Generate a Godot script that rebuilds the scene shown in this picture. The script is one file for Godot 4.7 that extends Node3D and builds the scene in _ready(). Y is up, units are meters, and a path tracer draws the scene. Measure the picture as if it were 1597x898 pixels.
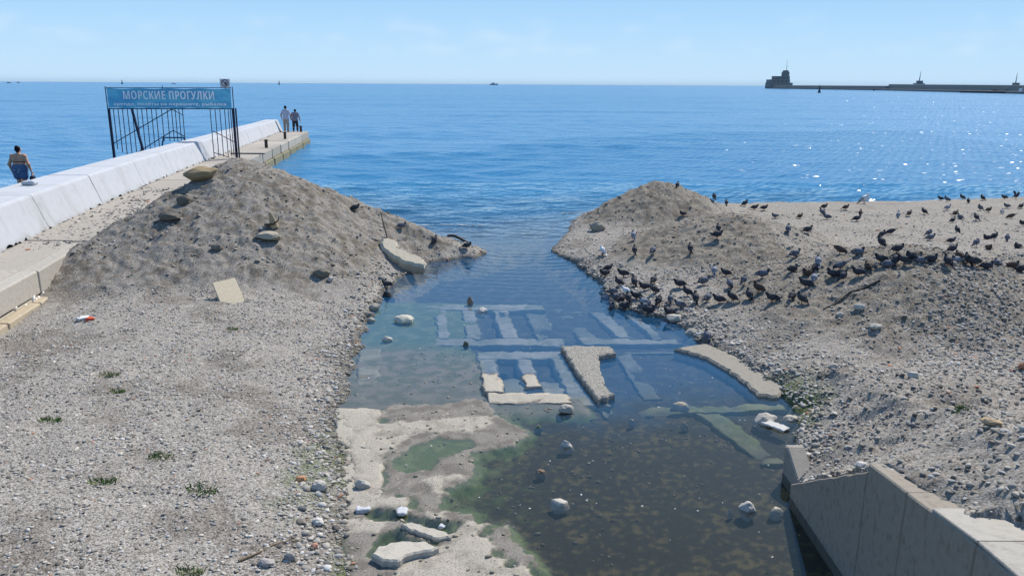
extends Node3D

# ---------------------------------------------------------------- names, things and parts

var taken := {}

func numbered(called: String) -> String:
	if not taken.has(called):
		taken[called] = 0
		return called
	taken[called] += 1
	return "%s_%03d" % [called, taken[called]]

func tag(o: Node, label: String, category: String, group := "") -> void:
	o.set_meta("label", label)
	o.set_meta("category", category)
	o.set_meta("kind", "thing")
	if group:
		o.set_meta("group", group)

func thing(called: String, label: String, category: String, at := Vector3.ZERO, turn := 0.0, group := "") -> Node3D:
	var o := Node3D.new()
	o.name = numbered(called)
	o.position = at
	o.rotation.y = turn
	tag(o, label, category, group)
	add_child(o, true)
	return o

func obj(called: String, mesh: Mesh, material: Material, parent: Node = self) -> MeshInstance3D:
	var o := MeshInstance3D.new()
	o.name = numbered(called) if parent == self else called
	o.mesh = mesh
	o.material_override = material
	parent.add_child(o, true)
	return o

func struct(called: String, mesh: Mesh, material: Material) -> MeshInstance3D:
	var o := obj(called, mesh, material)
	o.set_meta("kind", "structure")
	return o

# ---------------------------------------------------------------- shapes

class Shape:
	var v := PackedVector3Array()
	var n := PackedVector3Array()
	var c := PackedColorArray()
	var i := PackedInt32Array()

	func add(p: Vector3, nn: Vector3, col: Color) -> int:
		v.append(p)
		n.append(nn)
		c.append(col)
		return v.size() - 1

	func face(a: int, b: int, d: int) -> void:
		# corners in either order: wound so that the front looks along the corners' normals
		var g := (v[b] - v[a]).cross(v[d] - v[a])
		if g.dot(n[a] + n[b] + n[d]) > 0.0:
			i.append(a); i.append(d); i.append(b)
		else:
			i.append(a); i.append(b); i.append(d)

	func tri(a: Vector3, b: Vector3, d: Vector3, col := Color.WHITE) -> void:
		var g := (b - a).cross(d - a).normalized()
		i.append(add(a, g, col)); i.append(add(d, g, col)); i.append(add(b, g, col))

	func quad(a: Vector3, b: Vector3, d: Vector3, e: Vector3, col := Color.WHITE) -> void:
		tri(a, b, d, col)
		tri(a, d, e, col)

	func patch(points: PackedVector3Array, normals: PackedVector3Array, cols: PackedColorArray, w: int) -> void:
		# a grid of w columns, wound clockwise seen from the side of its normals
		var base := v.size()
		v.append_array(points)
		n.append_array(normals)
		c.append_array(cols)
		var h := points.size() / w
		var flip := false
		var a0 := 0
		var g := (points[1] - points[0]).cross(points[w] - points[0])
		flip = g.dot(normals[0] + normals[w + 1]) > 0.0
		var votes := 0
		for k in range(0, points.size() - w - 1, maxi(1, points.size() / 37)):
			if k % w < w - 1:
				votes += 1 if (points[k + 1] - points[k]).cross(points[k + w] - points[k]).dot(normals[k] + normals[k + w + 1]) > 0.0 else -1
		flip = votes > 0
		for y in h - 1:
			for x in w - 1:
				a0 = base + y * w + x
				if flip:
					i.append(a0); i.append(a0 + w); i.append(a0 + 1)
					i.append(a0 + 1); i.append(a0 + w); i.append(a0 + w + 1)
				else:
					i.append(a0); i.append(a0 + 1); i.append(a0 + w)
					i.append(a0 + 1); i.append(a0 + w + 1); i.append(a0 + w)

	func rbox(t: Transform3D, size: Vector3, r: float, col := Color.WHITE, rough: FastNoiseLite = null, amp := 0.0, seg := 1) -> void:
		# a box with rounded edges; with a noise its faces are uneven
		var h := size * 0.5
		r = minf(r, minf(h.x, minf(h.y, h.z)) * 0.98)
		for f in 6:
			var ax := f % 3
			var s := 1.0 if f < 3 else -1.0
			var ux := (ax + 1) % 3
			var vx := (ax + 2) % 3
			var us := _stops(h[ux], r, seg)
			var vs := _stops(h[vx], r, seg)
			var pts := PackedVector3Array()
			var nor := PackedVector3Array()
			var cols := PackedColorArray()
			for b in vs:
				for a in us:
					var p := Vector3.ZERO
					p[ax] = h[ax] * s
					p[ux] = a
					p[vx] = b
					var q := p.clamp(-(h - Vector3.ONE * r), h - Vector3.ONE * r)
					var g := (p - q).normalized()
					var w := q + g * r
					if rough:
						var at := t * w
						w += g * rough.get_noise_3d(at.x * 10.0, at.y * 10.0, at.z * 10.0) * amp
					pts.append(t * w)
					nor.append((t.basis * g).normalized())
					cols.append(col)
			patch(pts, nor, cols, us.size())

	func _stops(h: float, r: float, seg: int) -> PackedFloat32Array:
		var out := PackedFloat32Array([-h])
		for k in seg + 1:
			out.append(lerpf(-h + r, h - r, float(k) / seg))
		out.append(h)
		return out

	func bar(a: Vector3, b: Vector3, wide: float, thick: float, col := Color.WHITE, r := 0.004) -> void:
		var d := b - a
		var y := d.normalized()
		var x := y.cross(Vector3.BACK if absf(y.z) < 0.9 else Vector3.RIGHT).normalized()
		rbox(Transform3D(Basis(x, y, x.cross(y)), (a + b) * 0.5), Vector3(wide, d.length(), thick), r, col)

	func tube(pts: PackedVector3Array, radii: PackedFloat32Array, sides := 8, col := Color.WHITE, flat := 1.0) -> void:
		var rings := PackedVector3Array()
		var nor := PackedVector3Array()
		var cols := PackedColorArray()
		var side := Vector3.ZERO
		for k in pts.size():
			var d := (pts[mini(k + 1, pts.size() - 1)] - pts[maxi(k - 1, 0)]).normalized()
			if k == 0:
				side = d.cross(Vector3.UP if absf(d.y) < 0.9 else Vector3.RIGHT).normalized()
			else:
				side = (side - d * side.dot(d)).normalized()
			var up := d.cross(side)
			for s in sides + 1:
				var a := TAU * s / sides
				var g := side * cos(a) + up * sin(a) * flat
				rings.append(pts[k] + g * radii[mini(k, radii.size() - 1)])
				nor.append(g.normalized())
				cols.append(col)
		var base := v.size()
		v.append_array(rings); n.append_array(nor); c.append_array(cols)
		var w := sides + 1
		for k in pts.size() - 1:
			for s in sides:
				var a := base + k * w + s
				face(a, a + 1, a + w)
				face(a + 1, a + w + 1, a + w)
		for e in 2:
			var k := 0 if e == 0 else pts.size() - 1
			var d := (pts[1] - pts[0]).normalized() * -1.0 if e == 0 else (pts[-1] - pts[-2]).normalized()
			var m := add(pts[k], d, col)
			var first := v.size()
			for s in sides:
				add(rings[k * w + s], d, col)
			for s in sides:
				face(m, first + s, first + (s + 1) % sides)

	func plate(outline: PackedVector2Array, top: float, thick: float, chamfer: float, col := Color.WHITE) -> void:
		# a slab with that outline (x, z), a worn edge and vertical sides
		var inner := outline.duplicate()
		if chamfer > 0.0:
			var best := 0.0
			for o in Geometry2D.offset_polygon(outline, -chamfer, Geometry2D.JOIN_ROUND):
				var area := 0.0
				for k in o.size():
					area += o[k].cross(o[(k + 1) % o.size()])
				if absf(area) > best:
					best = absf(area)
					inner = o
		var ids := Geometry2D.triangulate_polygon(inner)
		var base := v.size()
		for p in inner:
			add(Vector3(p.x, top, p.y), Vector3.UP, col)
		for k in range(0, ids.size(), 3):
			face(base + ids[k], base + ids[k + 1], base + ids[k + 2])
		var m := outline.size()
		var centre := Vector2.ZERO
		for p in outline:
			centre += p / m
		for k in m:
			var a := outline[k]
			var b := outline[(k + 1) % m]
			var g2 := (b - a).orthogonal().normalized()
			if Geometry2D.is_point_in_polygon((a + b) * 0.5 + g2 * 0.002, outline):
				g2 = -g2
			var g := Vector3(g2.x, 0, g2.y)
			var q := [add(Vector3(a.x, top - chamfer, a.y), g, col), add(Vector3(b.x, top - chamfer, b.y), g, col), add(Vector3(b.x, top - thick, b.y), g, col), add(Vector3(a.x, top - thick, a.y), g, col)]
			face(q[0], q[1], q[2])
			face(q[0], q[2], q[3])
			if chamfer > 0.0:
				var ia := _nearest(inner, a)
				var ib := _nearest(inner, b)
				var gg := (g + Vector3.UP).normalized()
				var r := [add(Vector3(a.x, top - chamfer, a.y), gg, col), add(Vector3(b.x, top - chamfer, b.y), gg, col), add(Vector3(ib.x, top, ib.y), gg, col), add(Vector3(ia.x, top, ia.y), gg, col)]
				face(r[0], r[1], r[2])
				face(r[0], r[2], r[3])

	func _nearest(poly: PackedVector2Array, p: Vector2) -> Vector2:
		var best := poly[0]
		for q in poly:
			if q.distance_squared_to(p) < best.distance_squared_to(p):
				best = q
		return best

	func mesh() -> ArrayMesh:
		var a := []
		a.resize(Mesh.ARRAY_MAX)
		a[Mesh.ARRAY_VERTEX] = v
		a[Mesh.ARRAY_NORMAL] = n
		a[Mesh.ARRAY_COLOR] = c
		a[Mesh.ARRAY_INDEX] = i
		var m := ArrayMesh.new()
		m.add_surface_from_arrays(Mesh.PRIMITIVE_TRIANGLES, a)
		return m

func noise(seed_: int, freq: float, octaves := 3) -> FastNoiseLite:
	var f := FastNoiseLite.new()
	f.seed = seed_
	f.noise_type = FastNoiseLite.TYPE_SIMPLEX_SMOOTH
	f.frequency = freq
	f.fractal_type = FastNoiseLite.FRACTAL_FBM
	f.fractal_octaves = octaves
	return f

func ragged(outline: PackedVector2Array, step: float, amp: float, seed_: int) -> PackedVector2Array:
	# the outline broken into short stretches that wander a little
	var f := noise(seed_, 2.2, 3)
	var out := PackedVector2Array()
	for k in outline.size():
		var a := outline[k]
		var b := outline[(k + 1) % outline.size()]
		var m := maxi(1, int(a.distance_to(b) / step))
		for s in m:
			var p := a.lerp(b, float(s) / m)
			out.append(p + Vector2(f.get_noise_2d(p.x * 3.0, p.y * 3.0), f.get_noise_2d(p.x * 3.0 + 90.0, p.y * 3.0)) * amp)
	return out

func rock_mesh(seed_: int, cuts: int, lumps: float, per_face: int, flat := false) -> ArrayMesh:
	var rng := RandomNumberGenerator.new()
	rng.seed = seed_
	var f := noise(seed_, 0.9, 3)
	var planes := []
	for k in cuts:
		var d := Vector3(rng.randfn(), rng.randfn(), rng.randfn()).normalized()
		planes.append(Plane(d, rng.randf_range(0.62, 0.9)))
	var ids := {}
	var pts := PackedVector3Array()
	var quads := []
	for fc in 6:
		var ax := fc % 3
		var s := 1.0 if fc < 3 else -1.0
		var row := []
		for y in per_face + 1:
			for x in per_face + 1:
				var d := Vector3.ZERO
				d[ax] = s
				d[(ax + 1) % 3] = tan((2.0 * x / per_face - 1.0) * PI / 4)
				d[(ax + 2) % 3] = tan((2.0 * y / per_face - 1.0) * PI / 4)
				d = d.normalized()
				var key := Vector3i(d * 5000.0)
				if not ids.has(key):
					ids[key] = pts.size()
					var p := d * (1.0 + lumps * f.get_noise_3d(d.x * 1.6, d.y * 1.6, d.z * 1.6) + lumps * 0.25 * f.get_noise_3d(d.x * 6.0, d.y * 6.0, d.z * 6.0))
					for pl in planes:
						var over: float = pl.distance_to(p)
						if over > 0.0:
							p -= pl.normal * over * 0.93
					pts.append(p)
				row.append(ids[key])
		for y in per_face:
			for x in per_face:
				var a := y * (per_face + 1) + x
				quads.append([row[a], row[a + 1], row[a + per_face + 2], row[a + per_face + 1]])
	var nor := PackedVector3Array()
	nor.resize(pts.size())
	for q in quads:
		var g := (pts[q[2]] - pts[q[0]]).cross(pts[q[3]] - pts[q[1]])
		if g.dot(pts[q[0]] + pts[q[2]]) < 0.0:
			g = -g
		for k in q:
			nor[k] += g
	var sh := Shape.new()
	if not flat:
		for k in pts.size():
			sh.add(pts[k], nor[k].normalized(), Color.WHITE)
	for q in quads:
		if flat:
			var g := Vector3.ZERO
			for k in q:
				g += nor[k]
			var w := []
			for k in q:
				w.append(sh.add(pts[k], g.normalized(), Color.WHITE))
			sh.face(w[0], w[1], w[2])
			sh.face(w[0], w[2], w[3])
		else:
			sh.face(q[0], q[1], q[2])
			sh.face(q[0], q[2], q[3])
	return sh.mesh()

# Bodies: tapered capsules joined by a smooth minimum, meshed as surface nets (one vertex in each cell that the surface crosses).
# bones: [from, to, radius, radius, colour, squash along z (optional)]
func blob(sh: Shape, bones: Array, cell: float, k: float) -> void:
	var lo := Vector3(1e9, 1e9, 1e9)
	var hi := -lo
	for b in bones:
		for e in 2:
			var r: Vector3 = Vector3.ONE * (b[2 + e] + cell * 2.0 + k * 0.5)
			lo = lo.min(b[e] - r)
			hi = hi.max(b[e] + r)
	var dim := Vector3i((hi - lo) / cell) + Vector3i(2, 2, 2)
	var field := PackedFloat32Array()
	field.resize(dim.x * dim.y * dim.z)
	field.fill(1e3)
	for b in bones:
		var a: Vector3 = b[0]
		var d: Vector3 = b[1] - a
		var dd := maxf(d.length_squared(), 1e-9)
		var reach: float = maxf(b[2], b[3]) + cell * 2.5 + k
		var f0 := Vector3i(((a.min(b[1]) - Vector3.ONE * reach) - lo) / cell).clamp(Vector3i.ZERO, dim - Vector3i.ONE)
		var f1 := Vector3i(((a.max(b[1]) + Vector3.ONE * reach) - lo) / cell).clamp(Vector3i.ZERO, dim - Vector3i.ONE)
		for z in range(f0.z, f1.z + 1):
			for y in range(f0.y, f1.y + 1):
				var at := (z * dim.y + y) * dim.x
				for x in range(f0.x, f1.x + 1):
					var p := lo + Vector3(x, y, z) * cell
					var t := clampf((p - a).dot(d) / dd, 0.0, 1.0)
					var dist := p.distance_to(a + d * t) - lerpf(b[2], b[3], t)
					var old := field[at + x]
					var h := maxf(k - absf(old - dist), 0.0) / k
					field[at + x] = minf(old, dist) - h * h * k * 0.25
	var ids := PackedInt32Array()
	ids.resize(field.size())
	ids.fill(-1)
	var sx := 1
	var sy := dim.x
	var sz := dim.x * dim.y
	var offs := [0, sx, sy, sx + sy, sz, sx + sz, sy + sz, sx + sy + sz]
	var edges := [[0, 1], [2, 3], [4, 5], [6, 7], [0, 2], [1, 3], [4, 6], [5, 7], [0, 4], [1, 5], [2, 6], [3, 7]]
	for z in dim.z - 1:
		for y in dim.y - 1:
			for x in dim.x - 1:
				var at := z * sz + y * sy + x
				var inside := 0
				for o in offs:
					if field[at + o] < 0.0:
						inside += 1
				if inside == 0 or inside == 8:
					continue
				var sum := Vector3.ZERO
				var m := 0
				for e in edges:
					var fa := field[at + offs[e[0]]]
					var fb := field[at + offs[e[1]]]
					if (fa < 0.0) != (fb < 0.0):
						var t: float = fa / (fa - fb)
						var pa := Vector3(e[0] & 1, (e[0] >> 1) & 1, e[0] >> 2)
						var pb := Vector3(e[1] & 1, (e[1] >> 1) & 1, e[1] >> 2)
						sum += pa.lerp(pb, t)
						m += 1
				var p := lo + (Vector3(x, y, z) + sum / m) * cell
				var g := Vector3(field[at + 1] + field[at + 1 + sy] + field[at + 1 + sz] + field[at + 1 + sy + sz] - field[at] - field[at + sy] - field[at + sz] - field[at + sy + sz],
					field[at + sy] + field[at + sy + 1] + field[at + sy + sz] + field[at + 1 + sy + sz] - field[at] - field[at + 1] - field[at + sz] - field[at + 1 + sz],
					field[at + sz] + field[at + sz + 1] + field[at + sz + sy] + field[at + 1 + sy + sz] - field[at] - field[at + 1] - field[at + sy] - field[at + 1 + sy])
				var col := Color.WHITE
				var best := 1e9
				for b in bones:
					var d: Vector3 = b[1] - b[0]
					var t: float = clampf((p - b[0]).dot(d) / maxf(d.length_squared(), 1e-9), 0.0, 1.0)
					var dist: float = p.distance_to(b[0] + d * t) - lerpf(b[2], b[3], t)
					if dist < best:
						best = dist
						col = b[4]
				ids[at] = sh.add(p, g.normalized(), col)
	for z in range(1, dim.z - 1):
		for y in range(1, dim.y - 1):
			for x in range(1, dim.x - 1):
				var at := z * sz + y * sy + x
				var s0 := field[at] < 0.0
				if s0 != (field[at + sx] < 0.0):
					_net(sh, ids[at], ids[at - sy], ids[at - sy - sz], ids[at - sz])
				if s0 != (field[at + sy] < 0.0):
					_net(sh, ids[at], ids[at - sx], ids[at - sx - sz], ids[at - sz])
				if s0 != (field[at + sz] < 0.0):
					_net(sh, ids[at], ids[at - sx], ids[at - sx - sy], ids[at - sy])

func _net(sh: Shape, a: int, b: int, d: int, e: int) -> void:
	if a < 0 or b < 0 or d < 0 or e < 0:
		return
	sh.face(a, b, d)
	sh.face(a, d, e)

# ---------------------------------------------------------------- materials

func ramp(stops: Array) -> Gradient:
	var g := Gradient.new()
	g.offsets = PackedFloat32Array(stops.map(func(s): return s[0]))
	g.colors = PackedColorArray(stops.map(func(s): return s[1]))
	return g

func grey(k: float, warm := 0.0) -> Color:
	return Color(k * (1.0 + warm), k, k * (1.0 - warm)).linear_to_srgb()

func noise_texture(f: FastNoiseLite, size: int, colors: Gradient, normalize := true) -> NoiseTexture2D:
	var t := NoiseTexture2D.new()
	t.width = size
	t.height = size
	t.seamless = true
	t.normalize = normalize
	t.noise = f
	t.color_ramp = colors
	return t

func cells(seed_: int, freq: float, what: int) -> FastNoiseLite:
	var f := FastNoiseLite.new()
	f.seed = seed_
	f.noise_type = FastNoiseLite.TYPE_CELLULAR
	f.frequency = freq
	f.cellular_return_type = what
	f.fractal_type = FastNoiseLite.FRACTAL_NONE
	f.domain_warp_enabled = true
	f.domain_warp_amplitude = 6.0
	f.domain_warp_frequency = 0.04
	return f

func surface(rough: float, color := Color.WHITE, vertex := true) -> StandardMaterial3D:
	var m := StandardMaterial3D.new()
	m.albedo_color = color
	m.roughness = rough
	m.vertex_color_use_as_albedo = vertex
	m.metallic_specular = 0.3
	return m

func textured(rough: float, albedo: Texture2D, bump: Texture2D, size: float, relief: float, color := Color.WHITE) -> StandardMaterial3D:
	var m := surface(rough, color)
	m.albedo_texture = albedo
	m.uv1_triplanar = true
	m.uv1_world_triplanar = true
	m.uv1_scale = Vector3.ONE / size
	if bump:
		m.heightmap_enabled = true
		m.heightmap_texture = bump
		m.heightmap_scale = relief
	return m

func lin(r: float, g: float, b: float) -> Color:
	return Color(r, g, b)

var M := {}

func make_materials() -> void:
	var grit := noise_texture(cells(3, 0.075, FastNoiseLite.RETURN_CELL_VALUE), 1024, ramp([[0.0, grey(0.16, 0.05)], [0.12, grey(0.34, 0.06)], [0.5, grey(0.62, 0.03)], [0.82, grey(0.82, 0.02)], [1.0, grey(1.0, -0.01)]]))
	var grit_relief := noise_texture(cells(3, 0.075, FastNoiseLite.RETURN_DISTANCE), 1024, ramp([[0.0, Color.WHITE], [1.0, Color.BLACK]]))
	M.gravel = textured(0.95, grit, grit_relief, 1.25, 0.8)
	M.gravel.metallic_specular = 0.2
	var pits := noise(21, 0.02, 5)
	var mottled := noise_texture(pits, 512, ramp([[0.0, grey(0.7, 0.03)], [0.35, grey(0.85, 0.02)], [0.6, grey(0.93, 0.02)], [1.0, grey(0.85, 0.03)]]))
	var pores := noise_texture(noise(22, 0.09, 4), 512, ramp([[0.0, Color.BLACK], [0.3, Color(0.6, 0.6, 0.6)], [1.0, Color.WHITE]]))
	M.concrete = textured(0.92, mottled, pores, 1.4, 0.5)
	M.aggregate = M.gravel.duplicate()
	M.aggregate.uv1_scale = Vector3.ONE * 1.3
	M.cast = textured(0.9, noise_texture(noise(31, 0.03, 5), 512, ramp([[0.0, grey(0.62, 0.05)], [0.3, grey(0.84, 0.03)], [0.55, grey(0.95, 0.02)], [0.8, grey(0.9, 0.03)], [1.0, grey(0.78, 0.05)]])), pores, 1.0, 0.6)
	M.cast.uv1_scale = Vector3(0.7, 0.4, 0.7)
	M.bed = textured(0.8, noise_texture(noise(23, 0.06, 5), 512, ramp([[0.0, grey(0.4, 0.02)], [0.45, grey(0.8, 0.04)], [1.0, grey(1.0, 0.05)]])), pores, 0.9, 0.5)
	M.whitewash = textured(0.8, noise_texture(noise(24, 0.012, 5), 512, ramp([[0.0, grey(0.7, 0.02)], [0.25, grey(0.93, 0.0)], [1.0, grey(1.0, -0.01)]])), pores, 2.4, 0.5)
	M.stone = textured(0.9, noise_texture(noise(25, 0.03, 5), 256, ramp([[0.0, grey(0.6, 0.05)], [0.5, grey(0.88, 0.02)], [1.0, grey(1.0, 0.0)]])), noise_texture(noise(26, 0.08, 4), 256, ramp([[0.0, Color.BLACK], [1.0, Color.WHITE]])), 0.35, 0.5)
	M.pebble = surface(0.9)
	M.paint = surface(0.6)
	M.skin = surface(0.6)
	M.cloth = surface(0.95)
	M.feather = surface(0.75)
	M.steel = surface(0.55)
	M.steel.metallic = 0.2
	M.rubber = surface(0.6)
	M.leaf = surface(0.8)
	M.leaf.backlight_enabled = true
	M.leaf.backlight = Color(0.3, 0.4, 0.15)
	M.wood = textured(0.9, noise_texture(noise(28, 0.05, 4), 256, ramp([[0.0, grey(0.6, 0.08)], [1.0, grey(1.0, 0.02)]])), null, 0.4, 0.0)
	M.water = surface(0.06, Color(1, 1, 1, 0.32))
	M.water.transparency = BaseMaterial3D.TRANSPARENCY_ALPHA
	M.water.metallic_specular = 0.45
	M.water_mid = M.water.duplicate()
	M.water_mid.albedo_color.a = 0.46
	M.water_open = M.water.duplicate()
	M.water_open.albedo_color.a = 0.68
	M.sea = M.water.duplicate()
	M.sea.vertex_color_use_as_albedo = false
	M.sea.albedo_color = Color(0.205, 0.465, 0.635, 0.88)
	M.sea.normal_enabled = true
	M.sea.normal_texture = ripple_texture()
	M.sea.normal_scale = 1.2
	M.sea.uv1_triplanar = true
	M.sea.uv1_world_triplanar = true
	M.sea.uv1_scale = Vector3.ONE / 29.0
	M.sea.roughness = 0.23
	M.sea.metallic_specular = 0.28
	for k in 3:
		var far: StandardMaterial3D = M.sea.duplicate()
		far.uv1_scale = Vector3.ONE / [37.0, 53.0, 83.0][k]
		far.uv1_offset = Vector3(0.37, 0.0, 0.61) * (k + 1)
		M["sea_%d" % k] = far
	for q in [[M.water_mid, 0.6], [M.water_open, 1.0]]:
		q[0].normal_enabled = true
		q[0].normal_texture = M.sea.normal_texture
		q[0].normal_scale = q[1]
		q[0].uv1_triplanar = true
		q[0].uv1_world_triplanar = true
		q[0].uv1_scale = Vector3.ONE / 23.0

func ripple_texture() -> ImageTexture:
	# short wind ripples, as slopes, over a square that repeats
	var rng := RandomNumberGenerator.new()
	rng.seed = 5
	var size := 1024
	var waves := []
	for k in 17:
		var a := rng.randfn() * 0.6 + PI / 2
		var m := 23.0 * pow(1.125, k)
		var wv := Vector2i(roundi(cos(a) * m), roundi(sin(a) * m))
		waves.append([TAU * wv.x / size, TAU * wv.y / size, rng.randf() * TAU, 0.042, Vector2(wv).normalized()])
	var sx := PackedFloat32Array()
	var data := PackedByteArray()
	data.resize(size * size * 3)
	var at := 0
	for y in size:
		for x in size:
			var g := 0.0
			var h := 0.0
			for w in waves:
				var s: float = sin(w[0] * x + w[1] * y + w[2]) * w[3]
				g += s * w[4].x
				h += s * w[4].y
			var nv := Vector3(-g, -h, 1.0).normalized()
			data[at] = int(clampf(nv.x * 127.5 + 127.5, 0, 255))
			data[at + 1] = int(clampf(nv.y * 127.5 + 127.5, 0, 255))
			data[at + 2] = int(clampf(nv.z * 127.5 + 127.5, 0, 255))
			at += 3
	return ImageTexture.create_from_image(Image.create_from_data(size, size, false, Image.FORMAT_RGB8, data))

# ---------------------------------------------------------------- the lie of the land (metres; the sea level is y = 0, the view goes towards -z)

var shore_left := PackedVector2Array([Vector2(-0.49, -20.6), Vector2(-1.04, -19.87), Vector2(-2.12, -19.24), Vector2(-2.6, -17.56), Vector2(-2.77, -15.15), Vector2(-2.62, -13.48), Vector2(-2.5, -12.12), Vector2(-2.38, -10.74), Vector2(-2.28, -9.83), Vector2(-1.9, -8.54), Vector2(-1.66, -7.52), Vector2(-1.64, -7.02), Vector2(-1.45, -6.31), Vector2(-1.1, -3.0), Vector2(-9.5, -3.0), Vector2(-9.8, -9.0), Vector2(-10.6, -16.1), Vector2(-11.4, -24.0), Vector2(-9, -24.8), Vector2(-6, -24.3), Vector2(-3.5, -22.9), Vector2(-2.0, -21.6), Vector2(-1.0, -20.95)])
var shore_right := PackedVector2Array([Vector2(1.05, -20.9), Vector2(1.59, -18.98), Vector2(2.01, -17.07), Vector2(2.0, -15.25), Vector2(2.94, -14.51), Vector2(3.2, -13.6), Vector2(3.4, -12.7), Vector2(3.9, -10.84), Vector2(3.95, -10.03), Vector2(3.6, -9.31), Vector2(3.25, -8.3), Vector2(3.06, -8.0), Vector2(1.2, -7.9), Vector2(1.2, -3.0), Vector2(42, -3.0), Vector2(42, -34), Vector2(20.3, -31.8), Vector2(14.5, -30.2), Vector2(8.57, -29.6), Vector2(5, -28.9), Vector2(2.1, -25.9), Vector2(1.65, -23.4)])
# cones of heaped gravel: x, z, top, slope, roundness of the top
var heaps := [[-6.9, -20.0, 2.42, 0.47, 0.7], [-8.8, -18.2, 1.34, 0.37, 0.9], [-4.6, -18.6, 0.95, 0.30, 0.9], [-3.0, -20.8, 0.36, 0.2, 0.9],
	[4.6, -25.2, 1.36, 0.46, 0.45], [5.55, -19.3, 1.2, 0.36, 0.8], [7.6, -14.9, 1.28, 0.36, 1.2], [11.5, -15.5, 0.95, 0.25, 1.5], [9.8, -11.6, 0.8, 0.25, 1.2],
	[4.5, -5.0, 1.85, 0.40, 0.8], [4.25, -8.35, 0.66, 0.42, 0.35], [5.6, -8.8, 0.72, 0.25, 0.8]]
var bank_noise := noise(101, 0.5, 3)
var lump_noise := noise(102, 1.6, 4)
var clod_noise := noise(103, 5.0, 3)
var tone_noise := noise(104, 0.55, 5)
var sd_grid := PackedFloat32Array()
const SD_X := -24.0
const SD_Z := -37.0
const SD_STEP := 0.25
const SD_W := 268
const SD_H := 140

func inside_by(poly: PackedVector2Array, p: Vector2) -> float:
	var best := 1e9
	var a := poly[poly.size() - 1]
	for b in poly:
		var q := Geometry2D.get_closest_point_to_segment(p, a, b)
		best = minf(best, q.distance_squared_to(p))
		a = b
	return sqrt(best) if Geometry2D.is_point_in_polygon(p, poly) else -sqrt(best)

func survey() -> void:
	sd_grid.resize(SD_W * SD_H)
	for y in SD_H:
		for x in SD_W:
			var p := Vector2(SD_X + x * SD_STEP, SD_Z + y * SD_STEP)
			sd_grid[y * SD_W + x] = maxf(inside_by(shore_left, p), inside_by(shore_right, p))

func shore(x: float, z: float) -> float:
	# metres inland of the water's edge (negative out in the water)
	var gx := clampf((x - SD_X) / SD_STEP, 0.0, SD_W - 1.001)
	var gz := clampf((z - SD_Z) / SD_STEP, 0.0, SD_H - 1.001)
	var ix := int(gx)
	var iz := int(gz)
	var at := iz * SD_W + ix
	var d := lerpf(lerpf(sd_grid[at], sd_grid[at + 1], gx - ix), lerpf(sd_grid[at + SD_W], sd_grid[at + SD_W + 1], gx - ix), gz - iz)
	return d + 0.14 * bank_noise.get_noise_2d(x * 3.0, z * 3.0)

func heaped(x: float, z: float, base: float) -> float:
	for m in heaps:
		var dx: float = x - m[0]
		var dz: float = z - m[1]
		var r2 := dx * dx + dz * dz
		var reach: float = m[2] / m[3] + 2.2
		if r2 < reach * reach:
			var h: float = m[2] - m[3] * (sqrt(r2 + m[4] * m[4]) - m[4])
			base = 0.5 * (base + h + sqrt((base - h) * (base - h) + 0.02))
	return base

func ground(x: float, z: float) -> float:
	return ground_and(x, z)[0]

func ground_and(x: float, z: float) -> Vector3:
	# height, metres inland, how much of it is heaped
	var d := shore(x, z)
	var base := 0.0
	if d > -0.8 and z > -8.5 and x > 0.0 and x < 3.12:
		d = -0.8
	if d > 0.0:
		base = 0.29 * (1.0 - exp(-d / 1.0)) + 0.014 * maxf(0.0, minf(d, 12.0) - 2.0)
	else:
		var open := maxf(smoothstep(-20.2, -21.6, z), smoothstep(-8.0, -9.0, x))
		base = lerpf(-0.5 * (1.0 - exp(d / 0.3)), -minf(3.5, -0.10 * d + 0.012 * d * d), open)
	var h := base
	if d > 0.0 and not (z > -8.5 and x < 3.12 and x > 0.0):
		h = heaped(x, z, base)
		if not (x > 0.0 and z > -8.3):
			h = minf(h, maxf(base, 0.03 + d * 0.62))
		if x > 0.0 and z > -8.3:
			var rim := 0.14 + 1.06 * clampf((z + 7.8) / 1.65, 0.0, 1.0) + 0.12 * maxf(0.0, z + 6.15)
			h = minf(h, rim - 0.02 + 0.5 * (x - 3.12) - 0.6 * smoothstep(-5.0, -4.8, z) * smoothstep(3.5, 3.35, x))
	var pile := clampf((h - base) * 2.5, 0.0, 1.0)
	var land := smoothstep(-0.1, 0.5, d)
	h += land * (0.05 * bank_noise.get_noise_2d(x, z) + (0.02 + 0.05 * pile) * lump_noise.get_noise_2d(x, z) + (0.012 + 0.026 * pile) * clod_noise.get_noise_2d(x, z))
	return Vector3(h, d, pile)

func stops(parts: Array) -> PackedFloat32Array:
	# parts: [from, to, step], end to end
	var out := PackedFloat32Array()
	for p in parts:
		var m := maxi(1, roundi((p[1] - p[0]) / p[2]))
		for k in m:
			out.append(lerpf(p[0], p[1], float(k) / m))
	out.append(parts[-1][1])
	return out

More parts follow.
